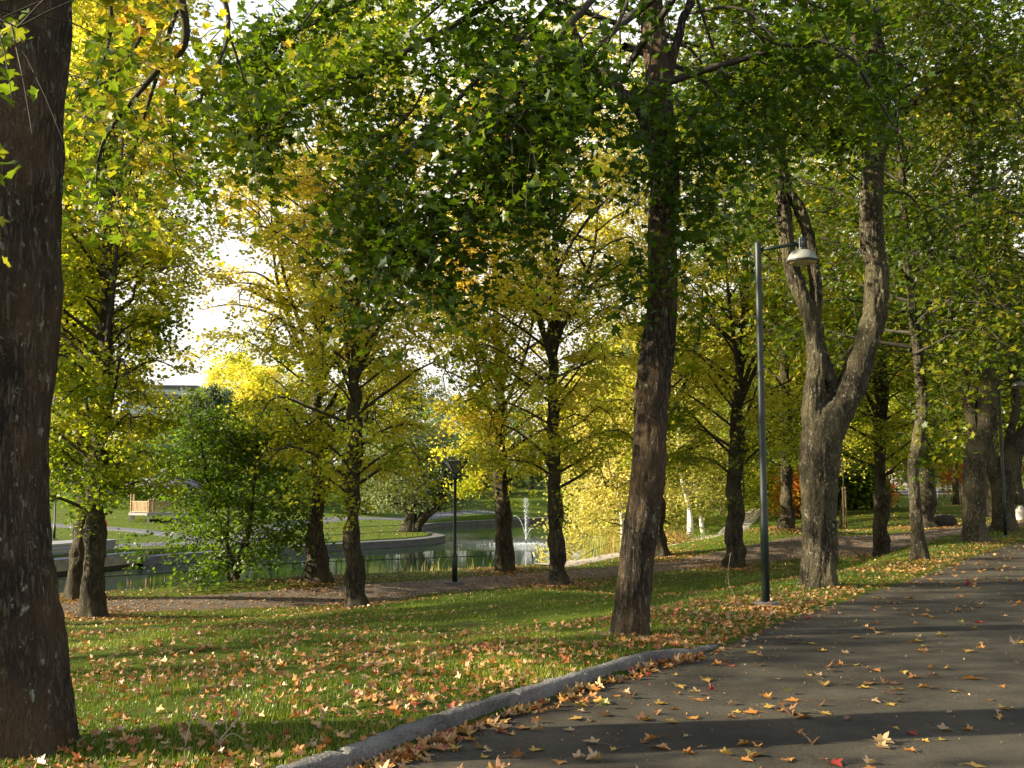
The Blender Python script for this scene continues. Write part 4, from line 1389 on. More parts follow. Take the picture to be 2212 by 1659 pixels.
# three staked young orange trees and a young tree with props
def young_tree(a, b_, Y, H, pal_, tb, lab, seed, stakes=3, group=None, rad=1.2, nl=1600, leaf=0.16, sh=1.7, h0f=0.4):
    q = P(a, b_, Y)
    t = generic_tree("young_tree", "young tree", lab, group, q[0], q[1], seed, H, rad, r=0.07, h0=H * h0f, palette=pal_, tb=tb, leaf=leaf, nl=nl, bark='bark_grey', n1=22, spread=0.25)
    for k in range(stakes):
        an = 0.5 + k * 2 * math.pi / stakes
        b = Buf()
        tube(b, [(0.32 * math.cos(an), 0.32 * math.sin(an), 0), (0.30 * math.cos(an), 0.30 * math.sin(an), sh)], 0.04, 8)
        part("stake", b, M['timber'], t)
    b = Buf()
    an = [0.5 + k * 2 * math.pi / stakes for k in range(stakes + 1)]
    for a1, a2 in zip(an[:-1], an[1:]):
        tube(b, [(0.3 * math.cos(a1), 0.3 * math.sin(a1), sh - 0.12), (0.3 * math.cos(a2), 0.3 * math.sin(a2), sh - 0.12)], 0.025, 6)
    part("tie", b, M['black'], t)
    return t


young_tree(1819, 1140, 54, 5.2, PAL_LIND, 0.5, "young tree held by wooden stakes between the forked maple and the round bush", 131, rad=0.9, nl=900, leaf=0.13, sh=2.2, h0f=0.55)
G_Y = "young orange trees by the far fence"
young_tree(2055, 1092, 96, 5.4, PAL_ORNG, 0.3, "young orange tree by the white fence, left one, tallest", 132, 3, G_Y, 1.9, 3200, 0.2)
young_tree(2072, 1095, 92, 4.6, PAL_ORNG, 0.6, "young reddish orange tree by the white fence, middle one of three", 133, 3, G_Y, 1.5, 2400, 0.2)
young_tree(2038, 1088, 104, 4.6, PAL_ORNG, 0.1, "young yellowish orange tree nearest the white house", 134, 3, G_Y, 1.5, 2400, 0.2)


# ------------------------------------------------------------------ lamps
def near_lamp(px, py, Y, label, H=5.0):
    b0 = P(px, py, Y)
    t = thing("street_lamp", label, "street lamp", (b0[0], b0[1], gz(b0[0], b0[1])), 0, "dome lamps along the asphalt path")
    b = Buf(); lathe(b, [(0.001, 0.0), (0.165, -0.05), (0.165, 0.045), (0.15, 0.055), (0.08, 0.058), (0.001, 0.058)], seg=28)
    part("concrete_foot", b, M['concrete'], t)
    b = Buf(); tube(b, [(0, 0, 0.02), (0, 0, 1.15), (0, 0, 1.2), (0, 0, 3.0), (0, 0, H - 0.02), (0, 0, H)], [0.056, 0.055, 0.049, 0.047, 0.044, 0.043], 28)
    part("pole", b, M['pole'], t)
    b = Buf(); tube(b, [(0.04, 0, H - 0.10), (0.30, -0.02, H - 0.065), (0.54, -0.03, H - 0.03)], [0.028, 0.026, 0.026], 14)
    part("arm", b, M['pole'], t)
    cx, cy = 0.61, -0.03
    b = Buf()
    lathe(b, [(0.001, 0.03), (0.056, 0.03), (0.060, 0.02), (0.060, -0.13), (0.068, -0.15), (0.001, -0.15)], (cx, cy, H + 0.03), 28)
    for k in range(14):
        a = k * math.pi / 7
        box(b, (cx + 0.062 * math.cos(a), cy + 0.062 * math.sin(a), H - 0.02), (0.010, 0.010, 0.12), a)
    part("lamp_housing", b, M['pole'], t)
    b = Buf()
    pr = [(0.06, 0.0)] + [(0.065 + 0.143 * math.sin(x), -0.150 * (1 - math.cos(x)) ** 0.9) for x in np.linspace(0.08, math.pi / 2, 14)]
    pr += [(p[0] - 0.008, p[1]) for p in pr[::-1]]
    lathe(b, pr, (cx, cy, H - 0.115), 40)
    d = part("lamp_dome", b, M['shade'], t)
    b = Buf(); lathe(b, [(0.208, 0.0), (0.214, 0.0), (0.214, -0.024), (0.204, -0.026), (0.204, -0.005)], (cx, cy, H - 0.265), 40)
    part("rim", b, M['black'], d)
    b = Buf(); lathe(b, [(0.203, 0), (0.187, -0.018), (0.133, -0.036), (0.066, -0.045), (0.001, -0.048)], (cx, cy, H - 0.28), 40)
    part("lens", b, M['amber'], d)
    return t


near_lamp(1655, 1322, 14.3, "tall dark green dome lamp between the brown maple and the forked maple")
near_lamp(2172, 1158, 32.5, "second dome lamp, further down the path at the right edge", 4.95)


def lantern(px, py, Y, H, label, s=1.0):
    b0 = P(px, py, Y)
    t = thing("park_lantern", label, "lantern post", (b0[0], b0[1], gz(b0[0], b0[1])), 0.35, "lantern posts by the water")
    b = Buf(); box(b, (0, 0, 0.02), (0.46 * s, 0.46 * s, 0.10)); part("concrete_foot", b, M['concrete'], t)
    b = Buf(); tube(b, [(0, 0, 0.04), (0, 0, H * .235), (0, 0, H * .245), (0, 0, H - 0.62)], [0.085, 0.085, 0.052, 0.050], 20); part("pole", b, M['pole'], t)
    b = Buf(); tube(b, [(0, 0, H - 0.66), (0, 0, H - 0.60), (0, 0, H - 0.42)], [0.06, 0.085, 0.075], 16); part("neck", b, M['pole'], t)
    w, n = 0.33, 0.06
    z1, z0_ = H - 0.06, H - 0.44
    fr = Buf()
    cs = [(1, 1), (-1, 1), (-1, -1), (1, -1)]
    for k in range(4):
        a, c = cs[k], cs[(k + 1) % 4]
        tube(fr, [(a[0] * n, a[1] * n, z0_), (a[0] * w, a[1] * w, z1)], 0.014, 6)
        tube(fr, [(a[0] * w, a[1] * w, z1), (c[0] * w, c[1] * w, z1)], 0.016, 6)
    head = part("lantern_frame", fr, M['black'], t, False)
    for k in range(4):
        a, c = cs[k], cs[(k + 1) % 4]
        p = Buf()
        q = 0.97
        p.add([(a[0] * n * q, a[1] * n * q, z0_ + .01), (c[0] * n * q, c[1] * n * q, z0_ + .01), (c[0] * w * q, c[1] * w * q, z1 - .01), (a[0] * w * q, a[1] * w * q, z1 - .01)], np.array([[0, 1, 2, 3]]))
        part("glass_pane", p, M['shade'], head, False)
    b = Buf()
    b.add([(-w - .02, -w - .02, z1 + .015), (w + .02, -w - .02, z1 + .015), (w + .02, w + .02, z1 + .015), (-w - .02, w + .02, z1 + .015), (0, 0, z1 + 0.075)], [np.array([[3, 2, 1, 0]]), np.array([[0, 1, 4], [1, 2, 4], [2, 3, 4], [3, 0, 4]])])
    part("cap", b, M['black'], t, False)
    return t


lantern(982, 1279, 34.2, 4.0, "slim lantern post with a glass funnel head on the lawn beside the lower path")
lantern(116, 1178, 66, 3.6, "distant lantern post beyond the water behind the wooden deck")
q = P(2050, 1085, 110)
t = thing("globe_lamp", "distant lamp with a small pale globe above the orange trees", "street lamp", (q[0], q[1], gz(q[0], q[1])))
b = Buf(); tube(b, [(0, 0, 0), (0, 0, 3.9)], 0.06, 8); part("pole", b, M['black'], t)
b = Buf(); lathe(b, [(0.3 * math.sin(x) + 0.001, 4.1 - 0.26 * math.cos(x)) for x in np.linspace(0, math.pi, 12)], seg=16); part("globe", b, M['shade'], t)


# ------------------------------------------------------------------ low rail along the near bank, railings on the far bank
def rail_fence(name, label, line, step, h, posts_r, material, top_r, second=None):
    c = crom(np.asarray(line, float), 400)
    L = np.concatenate([[0], np.cumsum(np.linalg.norm(np.diff(c, axis=0), axis=1))])
    n = int(L[-1] / step)
    xs = [np.array([np.interp(k * L[-1] / n, L, c[:, 0]), np.interp(k * L[-1] / n, L, c[:, 1])]) for k in range(n + 1)]
    base = np.array([xs[0][0], xs[0][1], gz(*xs[0])])
    t = thing(name, label, "fence", base)
    zs = zt(np.array(xs))
    pts = np.array([[x[0], x[1], z] for x, z in zip(xs, zs)]) - base
    for i, p in enumerate(pts):
        b = Buf()
        tube(b, [p + (0, 0, -0.25), p + (0, 0, h)], posts_r, 8)
        part("post", b, material, t)
    for hh in [h] + ([second] if second else []):
        b = Buf()
        tube(b, pts + np.array([0, 0, hh]), top_r, 8)
        part("rail", b, material, t)
    return t


fl = lambda k, o=1.35: tuple(rr(k) + np.array([-0.48, 0.876]) * o)
rail_fence("low_rail_fence", "low black iron rail on thin posts between the lower path and the pond", [fl(-1.6), fl(0), fl(1), fl(2), (0.6, 40.6), (3.4, 42.8), (6.5, 46.5), (9.0, 52)], 1.1, 0.46, 0.014, M['black'], 0.016)
rail_fence("promontory_railing", "thin dark railing along the curved wall of the promontory", [(-19.0, 62.0), (-15.2, 67.2), (-10.6, 72.8), (-7.9, 76.5), (-7.2, 80)], 1.5, 0.85, 0.018, M['black'], 0.02, 0.4)
rail_fence("bay_railing", "thin dark railing by the inner bay wall behind the lantern head", [(-9.8, 103.5), (-6.2, 111.5), (0, 119), (4, 124)], 2.0, 0.9, 0.018, M['black'], 0.02, 0.45)
f_ = rail_fence("white_fence", "white tubular fence at the top of the far lawn by the street", [(33, 108.5), (38, 107), (43, 101), (48, 98)], 1.5, 1.0, 0.03, M['white'], 0.03, 0.5)

# ------------------------------------------------------------------ wooden deck on the far bank
A, B_ = P(104, 1208, 50.5), P(320, 1200, 57.5)
ax = (B_ - A); ax[2] = 0
Ld = float(np.linalg.norm(ax)); ax /= Ld
ang = math.atan2(ax[1], ax[0])
t = thing("wooden_deck", "grey plank deck with a stepped bench block at the far edge of the pond", "deck", (A[0], A[1], 0), ang)
zd = WATER + 0.74
ext = 12.0
b = Buf()
for k in range(34):
    box(b, ((Ld - ext) / 2, 0.075 + k * 0.15, zd - 0.03), (Ld + ext, 0.14, 0.06))
part("deck_planks", b, M['grey_timber'], t, False)
b = Buf()
for k in range(int((Ld + ext) / 0.22)):
    box(b, (Ld - 0.11 - k * 0.22, -0.02, zd - 0.33), (0.205, 0.04, 0.52))
part("front_cladding", b, plain("aged_yellow_grey_boards", (0.22, 0.20, 0.13), 0.85, var=0.3, scale=3), t, False)
b = Buf(); box(b, ((Ld - ext) / 2, 2.5, zd - 0.6), (Ld + ext - 0.1, 4.9, 0.9)); part("substructure", b, M['black'], t, False)
b = Buf()
Lb = Ld - 1.0
for k in range(4):
    box(b, ((Lb - ext) / 2, 1.2, zd + 0.075 + k * 0.15), (Lb + ext, 0.05, 0.135))
    box(b, (Lb + 0.0, 2.2, zd + 0.075 + k * 0.15), (0.05, 1.95, 0.135))
blk = part("bench_front", b, M['grey_timber'], t, False)
b = Buf()
for k in range(14):
    box(b, ((Lb - ext) / 2, 1.25 + k * 0.15, zd + 0.635), (Lb + ext + 0.06, 0.14, 0.05))
part("bench_top", b, M['grey_timber'], t, False)

# ------------------------------------------------------------------ gazebo
q = P(345, 1128, 85)
t = thing("gazebo", "new timber gazebo with grey roof raised on stilts on the far lawn", "gazebo", (q[0], q[1] + 1.0, gz(q[0], q[1] + 1.0)), 0.25)
R8 = 2.75
c8 = [(R8 * math.cos(k * math.pi / 4 + math.pi / 8), R8 * math.sin(k * math.pi / 4 + math.pi / 8)) for k in range(8)]
b = Buf()
V = [(x * 1.04, y * 1.04, 0.52) for x, y in c8] + [(x * 1.04, y * 1.04, 0.72) for x, y in c8]
b.add(V, [np.array([list(range(7, -1, -1)), list(range(8, 16))]), np.array([[k, (k + 1) % 8, 8 + (k + 1) % 8, 8 + k] for k in range(8)])])
part("floor_deck", b, M['grey_timber'], t, False)
for x, y in c8:
    b = Buf(); box(b, (x * 0.97, y * 0.97, 0.15), (0.2, 0.2, 0.8)); part("stilt", b, M['pale_stone'], t, False)
    b = Buf(); box(b, (x * 0.97, y * 0.97, 1.75), (0.12, 0.12, 2.08), math.atan2(y, x)); part("post", b, M['timber'], t, False)
for k in range(8):
    if k == 1: continue
    p, s = np.array(c8[k]) * 0.97, np.array(c8[(k + 1) % 8]) * 0.97
    b = Buf()
    e = s - p
    an = math.atan2(e[1], e[0]); L_ = np.linalg.norm(e); c_ = (p + s) / 2
    box(b, (c_[0], c_[1], 1.62), (L_ - 0.13, 0.07, 0.07), an)
    box(b, (c_[0], c_[1], 0.82), (L_ - 0.13, 0.06, 0.07), an)
    for j in range(13):
        u = (j + 0.5) / 13
        o = p + e * u
        box(b, (o[0], o[1], 1.22), (0.09, 0.025, 0.72), an)
    part("balustrade", b, M['timber'], t, False)
b = Buf()
Ro = 3.45
o8 = [(Ro * math.cos(k * math.pi / 4 + math.pi / 8), Ro * math.sin(k * math.pi / 4 + math.pi / 8)) for k in range(8)]
V = [(x, y, 2.72) for x, y in o8] + [(x, y, 2.84) for x, y in o8] + [(0, 0, 4.35), (0, 0, 2.75)]
b.add(V, [np.array([[k, (k + 1) % 8, 8 + (k + 1) % 8, 8 + k] for k in range(8)]), np.array([[8 + k, 8 + (k + 1) % 8, 16] for k in range(8)] + [[(k + 1) % 8, k, 17] for k in range(8)])])
part("roof", b, M['felt'], t, False)

# ------------------------------------------------------------------ office block on the hill, white house by the street
def building(name, label, c, size, rot, wallm, storeys, nwin, roofh=0.5, win=(1.6, 1.5), win_mat=None, band=True):
    t = thing(name, label, "building", (c[0], c[1], c[2]), rot)
    w, d, h = size
    b = Buf(); box(b, (0, 0, h / 2), (w, d, h)); part("wall", b, wallm, t, False)
    b = Buf(); box(b, (0, 0, h + roofh / 2), (w + 0.8, d + 0.8, roofh)); part("roof", b, M['felt'], t, False)
    fh = h / storeys
    for s in range(storeys):
        if band:
            b = Buf()
            box(b, (0, -d / 2 - 0.05, (s + 0.55) * fh), (w - 0.6, 0.1, fh * 0.45))
            f = part("window_band", b, M['dkglass'], t, False)
            b = Buf()
            for k in range(nwin + 1):
                box(b, (-w / 2 + 0.35 + k * (w - 0.7) / nwin, -d / 2 - 0.12, (s + 0.55) * fh), (0.12, 0.05, fh * 0.46))
            part("mullions", b, M['white'], f, False)
        else:
            for k in range(nwin):
                x = -w / 2 + (k + 0.5) * w / nwin
                b = Buf(); box(b, (x, -d / 2 - 0.03, (s + 0.55) * fh), (win[0], 0.08, win[1])); f = part("window", b, M['white'], t, False)
                b = Buf(); box(b, (x, -d / 2 - 0.08, (s + 0.55) * fh), (win[0] - 0.25, 0.04, win[1] - 0.25)); part("pane", b, M['dkglass'], f, False)
    return t


M['bluepanel'] = plain("pale_blue_facade", (0.42, 0.50, 0.55), 0.5, var=0.05, scale=0.3)
M['cream'] = plain("cream_render", (0.70, 0.66, 0.56), 0.8, var=0.05)
p = P(120, 1000, 165); zb = 0.5
building("office_block", "pale blue flat-roofed office block with window bands high behind the left lindens", (p[0] - 9, 165, zb), (28, 12, P(120, 752, 165)[2] - zb), 0.12, M['bluepanel'], 6, 14)
p = P(325, 1000, 160)
building("office_wing", "lower grey-blue wing of the office, right of the taller block", (p[0] - 0.5, 168, zb), (11, 10, P(325, 845, 168)[2] - zb), 0.12, M['bluepanel'], 4, 6)
p = P(2040, 1060, 140)
building("white_house", "bright cream house behind the orange young trees across the street", (p[0] + 1.0, 142, 0.6), (14, 9, 6.5), -0.2, M['cream'], 2, 6, 0.4, (1.0, 1.3), None, False)

# ------------------------------------------------------------------ far white car
def car(label, x, y, rz):
    t = thing("parked_car", label, "car", (x, y, gz(x, y) + 0.12), rz)
    paint = plain("white_car_paint", (0.8, 0.8, 0.8), 0.2, var=0.02)
    prof = [(-2.1, 0.30), (-2.15, 0.60), (-2.0, 0.82), (-1.1, 0.92), (-0.45, 1.38), (0.9, 1.42), (1.75, 1.02), (2.1, 0.95), (2.15, 0.55), (2.05, 0.28)]
    def shell(buf, pr, w, taper):
        n = len(pr)
        V = []
        for sgn in (-1, 1):
            for xx, zz in pr:
                ww = w * (1 - taper * max(0, zz - 0.85))
                V.append((xx, sgn * ww, zz))
        F4 = [[k, (k + 1) % n, n + (k + 1) % n, n + k] for k in range(n)]
        buf.add(V, [np.array(F4), np.array([list(range(n))[::-1], list(range(n, 2 * n))])])
    b = Buf(); shell(b, prof, 0.88, 0.32)
    me = b.mesh("body", paint, False)
    o = link("body", me, t)
    bv = o.modifiers.new("bevel", 'BEVEL'); bv.width = 0.05; bv.segments = 2
    b = Buf(); b.add([(-1.08, -0.70, 0.95), (-1.08, 0.70, 0.95), (-0.50, 0.60, 1.35), (-0.50, -0.60, 1.35)], np.array([[0, 1, 2, 3]])); v = np.array(b.v[0]); v[:, 0] -= 0.03; v[:, 2] += 0.02; b.v[0] = v
    part("windscreen", b, M['dkglass'], t, False)
    for s in (-1, 1):
        b = Buf(); b.add([(-0.75, s * 0.845, 0.97), (1.45, s * 0.845, 1.0), (0.85, s * 0.745, 1.33), (-0.40, s * 0.745, 1.33)], np.array([[0, 1, 2, 3]])); part("side_window", b, M['dkglass'], t, False)
        b = Buf(); box(b, (-2.13, s * 0.62, 0.68), (0.08, 0.34, 0.14)); part("headlight", b, M['shade'], t, False)
        for xx in (-1.3, 1.35):
            b = Buf()
            tube(b, [(xx, s * 0.70, 0.31), (xx, s * 0.90, 0.31)], 0.31, 20); wh = part("wheel", b, M['black'], t)
            b = Buf(); tube(b, [(xx, s * 0.89, 0.31), (xx, s * 0.915, 0.31)], 0.18, 16); part("rim", b, M['grey_timber'], wh)
    b = Buf(); box(b, (-2.15, 0, 0.42), (0.06, 1.3, 0.16)); part("bumper_grille", b, M['black'], t, False)
    return t


q = P(1937, 1054, 196)
car("small white car facing the camera on the far grey street", q[0], q[1], math.radians(98))

# ------------------------------------------------------------------ boulder, pale stone
M['boulder'] = plain("brown_boulder", (0.035, 0.026, 0.016), 0.9, var=0.45, scale=3, bmp=0.03)


def rock(label, px_, py_, Y, s, m, seed, name="boulder"):
    q = P(px_, py_, Y)
    rng = np.random.default_rng(seed)
    a = np.linspace(0, 2 * np.pi, 40, endpoint=False)
    ph = np.linspace(0, np.pi, 24)
    A_, PH = np.meshgrid(a, ph)
    d = np.stack([np.cos(A_) * np.sin(PH), np.sin(A_) * np.sin(PH), np.cos(PH)], -1)
    d = d * (1 + 0.22 * vn(d * 1.4 + seed)[..., None] + 0.08 * vn(d * 4 + seed)[..., None])
    V = np.sign(d) * np.abs(d) ** 0.85 * np.array(s)
    b = Buf()
    i = np.arange(23)[:, None] * 40; j = np.arange(40)[None]; k = (j + 1) % 40
    b.add(V.reshape(-1, 3), np.stack([i + j, i + 40 + j, i + 40 + k, i + k], -1).reshape(-1, 4))
    o = link(name, b.mesh(name, m), loc=(q[0], q[1], gz(q[0], q[1]) + s[2] * 0.35))
    tag(o, label, "stone")


rock("rounded brown boulder at the foot of the sunlit linden trunk by the lower path", 2038, 1143, 48.0, (0.56, 0.42, 0.40), M['boulder'], 3)
rock("pale grey standing stone at the right edge beside the cross path", 2206, 1138, 50, (0.22, 0.2, 0.48), M['pale_stone'], 8, "standing_stone")

# ------------------------------------------------------------------ fountain
q = P(1136, 1178, 77.0)
wm, nt, bs, out = mat("spray_water")
bs.inputs["Base Color"].default_value = (0.85, 0.9, 0.95, 1)
bs.inputs["Roughness"].default_value = 0.15
trn = N(nt, "BsdfTranslucent"); trn.inputs[0].default_value = (0.9, 0.95, 1, 1)
tp = N(nt, "BsdfTransparent")
m1 = N(nt, "MixShader"); m1.inputs[0].default_value = 0.5
m2 = N(nt, "MixShader"); m2.inputs[0].default_value = 0.25
nt.links.new(bs.outputs[0], m1.inputs[1]); nt.links.new(trn.outputs[0], m1.inputs[2])
nt.links.new(m1.outputs[0], m2.inputs[1]); nt.links.new(tp.outputs[0], m2.inputs[2]); nt.links.new(m2.outputs[0], out.inputs[0])
t = thing("fountain", "small fountain throwing a tall thin jet and two side arcs in the pond", "fountain", (q[0], q[1], WATER))
b = Buf(); tube(b, [(0, 0, -0.5), (0, 0, 0.25), (0, 0, 0.3)], [0.05, 0.05, 0.03], 10); part("nozzle", b, M['black'], t)
rng = np.random.default_rng(5)


def drops(buf, pts, rad_, rng, stretch=1.6):
    for p, r_ in zip(pts, rad_):
        v = np.array([(1, 0, 0), (-1, 0, 0), (0, 1, 0), (0, -1, 0), (0, 0, stretch), (0, 0, -stretch)]) * r_ + p
        buf.add(v, np.array([[0, 2, 4], [2, 1, 4], [1, 3, 4], [3, 0, 4], [2, 0, 5], [1, 2, 5], [3, 1, 5], [0, 3, 5]]))


b = Buf()
tube(b, [(0, 0, 0.28), (0.01, 0, 1.0), (0, 0, 1.7)], [0.025, 0.016, 0.006], 8)
hz = rng.uniform(0.3, 3.35, 380) ** 1.0
sp = 0.02 + 0.09 * (hz / 3.3) ** 2
drops(b, np.stack([rng.normal(size=380) * sp - 0.04 * hz / 3, rng.normal(size=380) * sp, hz], -1), rng.uniform(0.008, 0.020, 380), rng)
f_ = rng.uniform(0, 1, 300)
drops(b, np.stack([0.10 + 0.16 * rng.normal(size=300) * (1 - f_ * 0.5), 0.1 * rng.normal(size=300), 3.2 * f_ + 0.1], -1), rng.uniform(0.006, 0.014, 300), rng)
part("main_jet", b, wm, t)
for (dx, hh, n_) in ((-0.78, 2.05, 110), (0.5, 1.15, 80)):
    b = Buf()
    u = np.sort(rng.uniform(0, 1.12, n_))
    x_ = dx * u ** 1.15
    tube(b, [(dx * q ** 1.15, 0, 0.28 + (hh - 0.28) * (1 - (1 - q) ** 2)) for q in np.linspace(0, 1.15, 14)], 0.007, 5)
    z_ = 0.28 + (hh - 0.28) * (1 - (1 - np.minimum(u, 2)) ** 2)
    drops(b, np.stack([x_ + rng.normal(size=n_) * 0.012, rng.normal(size=n_) * 0.012, z_], -1), rng.uniform(0.010, 0.02, n_), rng)
    part("side_jet", b, wm, t)
b = Buf()
n_ = 900
a_ = rng.uniform(0, 6.28, n_); rd_ = np.abs(rng.normal(size=n_)) * 1.6
drops(b, np.stack([rd_ * np.cos(a_), rd_ * np.sin(a_) * 0.8, rng.uniform(0, 0.07, n_)], -1), rng.uniform(0.008, 0.025, n_), rng, 0.8)
part("splash", b, wm, t)


# ------------------------------------------------------------------ people (small, far): one skinned body, clothing as its own meshes
def skin_mesh(name, verts, edges, radii, material, parent, sub=1):
    me = bpy.data.meshes.new(name)
    me.from_pydata(verts, edges, [])
    o = bpy.data.objects.new(name, me)
    COL.objects.link(o)
    me.materials.append(material)
    s = o.modifiers.new("skin", 'SKIN')
    s.use_smooth_shade = True
    for sv, r_ in zip(me.skin_vertices[0].data, radii): sv.radius = (r_, r_)
    me.skin_vertices[0].data[0].use_root = True
    u = o.modifiers.new("subd", 'SUBSURF'); u.levels = sub; u.render_levels = sub
    dg = bpy.context.evaluated_depsgraph_get()
    ev = bpy.data.meshes.new_from_object(o.evaluated_get(dg))
    bpy.data.objects.remove(o)
    ev.materials.clear(); ev.materials.append(material)
    for p_ in ev.polygons: p_.use_smooth = True
    return link(name, ev, parent)


M['skin'] = plain("skin", (0.50, 0.32, 0.24), 0.6, var=0.05)
M['hair'] = plain("dark_hair", (0.03, 0.02, 0.015), 0.7)


def person(label, x, y, rz, coat, trousers, H=1.72, stride=0.22):
    t = thing("person", label, "person", (x, y, gz(x, y) + 0.06), rz)
    k = H / 1.72
    J = {'pel': (0, 0, .95), 'che': (0, 0.0, 1.25), 'nec': (0, 0.01, 1.45), 'hea': (0, 0.02, 1.56), 'top': (0, 0.02, 1.68),
         'shL': (-.18, 0, 1.40), 'elL': (-.23, -.06, 1.13), 'haL': (-.22, .06, .90), 'shR': (.18, 0, 1.40), 'elR': (.23, -.08, 1.13), 'haR': (.22, .02, .88),
         'hiL': (-.09, 0, .90), 'knL': (-.10, stride * .75, .50), 'anL': (-.10, stride * .9, .07), 'toL': (-.10, stride * .9 + .17, .03),
         'hiR': (.09, 0, .90), 'knR': (.10, -stride * .3, .50), 'anR': (.10, -stride, .10), 'toR': (.10, -stride + .16, .03)}
    names = list(J)
    E = [('pel', 'che'), ('che', 'nec'), ('nec', 'hea'), ('hea', 'top'), ('che', 'shL'), ('shL', 'elL'), ('elL', 'haL'), ('che', 'shR'), ('shR', 'elR'), ('elR', 'haR'),
         ('pel', 'hiL'), ('hiL', 'knL'), ('knL', 'anL'), ('anL', 'toL'), ('pel', 'hiR'), ('hiR', 'knR'), ('knR', 'anR'), ('anR', 'toR')]
    rad_ = dict(pel=.11, che=.12, nec=.055, hea=.085, top=.06, shL=.06, elL=.04, haL=.03, shR=.06, elR=.04, haR=.03, hiL=.08, knL=.055, anL=.04, toL=.035, hiR=.08, knR=.055, anR=.04, toR=.035)
    vs = [tuple(c * k for c in J[n]) for n in names]
    body = skin_mesh("body", vs, [(names.index(a), names.index(b_)) for a, b_ in E], [rad_[n] * k for n in names], M['skin'], t)
    def sub(nm, keep, m, extra):
        ks = [n for n in names if n in keep]
        skin_mesh(nm, [tuple(c * k for c in J[n]) for n in ks], [(ks.index(a), ks.index(b_)) for a, b_ in E if a in ks and b_ in ks], [(rad_[n] + extra) * k for n in ks], m, body)
    sub("coat", ('pel', 'che', 'shL', 'elL', 'haL', 'shR', 'elR', 'haR', 'hiL', 'hiR'), coat, 0.028)
    sub("trousers", ('pel', 'hiL', 'knL', 'anL', 'hiR', 'knR', 'anR'), trousers, 0.018)
    b = Buf()
    lathe(b, [(0.001, 1.72), (.06, 1.71), (.095, 1.66), (.10, 1.60), (.085, 1.55), (.06, 1.53)], (0, -0.012, 0), 16)
    b.v[0] = b.v[0] * k
    part("hair", b, M['hair'], body)
    return t


red = plain("red_coat_cloth", (0.55, 0.03, 0.03), 0.85, var=0.1)
dk = plain("dark_cloth", (0.02, 0.02, 0.025), 0.85)
lb = plain("pale_blue_cloth", (0.35, 0.45, 0.55), 0.85)
q = P(222, 1171, 62.5)
person("person in red coat walking beyond the deck, half hidden by a linden", q[0], q[1], 1.4, red, dk, 1.62)
q = P(160, 1176, 60.5)
person("dark-dressed person standing behind the deck left of the knobbly linden", q[0], q[1], -1.3, dk, dk, 1.3)
q = P(2206, 1103, 84)
person("person in a pale blue jacket walking far off at the right edge", q[0], q[1], 1.5, lb, dk, 1.7)

# ------------------------------------------------------------------ small bare twigs in the lawn
def twiggy(name, label, base_px, Y, lines, r=0.006):
    b0 = P(*base_px, Y)
    base = np.array([b0[0], b0[1], gz(b0[0], b0[1])])
    t = thing(name, label, "sapling", base)
    for k, ln in enumerate(lines):
        b = Buf()
        c = crom([P(a, b_, Y + (k % 3 - 1) * 0.05) for a, b_ in ln], 20)
        if k == 0: c[0, 2] = base[2] - 0.05
        tube(b, c - base, np.linspace(r * (1 if k == 0 else 0.7), r * 0.25, 20), 6)
        part("stem" if k == 0 else "twig", b, M['twig'], t)


M['twig'] = plain("pale_bare_twig", (0.30, 0.24, 0.17), 0.7)
Yt = 6.35
twiggy("bare_sapling", "leafless sapling with upright twigs nearest the camera, left one of two", (395, 1650), Yt,
       [[(395, 1668), (402, 1600), (415, 1550), (430, 1500), (447, 1440)], [(402, 1600), (390, 1580), (384, 1560)], [(415, 1550), (428, 1535), (432, 1555)], [(418, 1545), (440, 1560), (470, 1590)]])
twiggy("bare_sapling", "leafless pale sapling with crooked forked twigs, right one of two near the camera", (460, 1650), Yt,
       [[(458, 1668), (470, 1610), (490, 1580), (520, 1545), (540, 1490), (555, 1445)], [(490, 1580), (485, 1530), (470, 1505), (465, 1475)], [(500, 1570), (515, 1540), (500, 1500), (508, 1460)], [(470, 1610), (500, 1585), (530, 1600)]])
twiggy("bare_whip", "thin curved bare whip rising from the leaves left of the tall lamp post", (1588, 1305), 15.5, [[(1590, 1306), (1586, 1285), (1575, 1262), (1573, 1235), (1578, 1195)], [(1575, 1262), (1567, 1255), (1571, 1240)]], 0.007)

# ------------------------------------------------------------------ reeds and tall grass on the near bank
def blades(buf, pos, h, w, rng, col, bend=0.4, zh=None):
    n = len(pos)
    a = rng.uniform(0, 6.28, n)
    d = np.stack([np.cos(a), np.sin(a), np.zeros(n)], -1)
    s = np.stack([-np.sin(a), np.cos(a), np.zeros(n)], -1)
    h = np.broadcast_to(h, (n,)) * rng.uniform(0.5, 1.2, n)
    bd = rng.uniform(0.05, 1, n) * bend
    p1 = pos + d * (h * bd * 0.3)[:, None] + np.array([0, 0, 1]) * (h * 0.6)[:, None]
    p2 = pos + d * (h * bd)[:, None] + np.array([0, 0, 1]) * h[:, None] * (1 - bd * 0.35)[:, None]
    w = np.broadcast_to(w, (n,))[:, None]
    V = np.stack([pos - s * w, pos + s * w, p1 + s * w * 0.6, p1 - s * w * 0.6, p2], 1)
    o = (np.arange(n) * 5)[:, None]
    base = buf.n
    buf.v.append(V.reshape(-1, 3)); buf.n += n * 5
    buf.f.append(np.array([[0, 1, 2, 3]]) + o + base); buf.c.append(col)
    buf.f.append(np.array([[3, 2, 4]]) + o + base); buf.c.append(col)


def scatter_line(line, n, w, rng):
    c = crom(np.asarray(line, float), 200)
    i = rng.integers(0, 199, n)
    f = rng.random(n)[:, None]
    return c[i] * (1 - f) + c[i + 1] * f + rng.normal(size=(n, 2)) * w


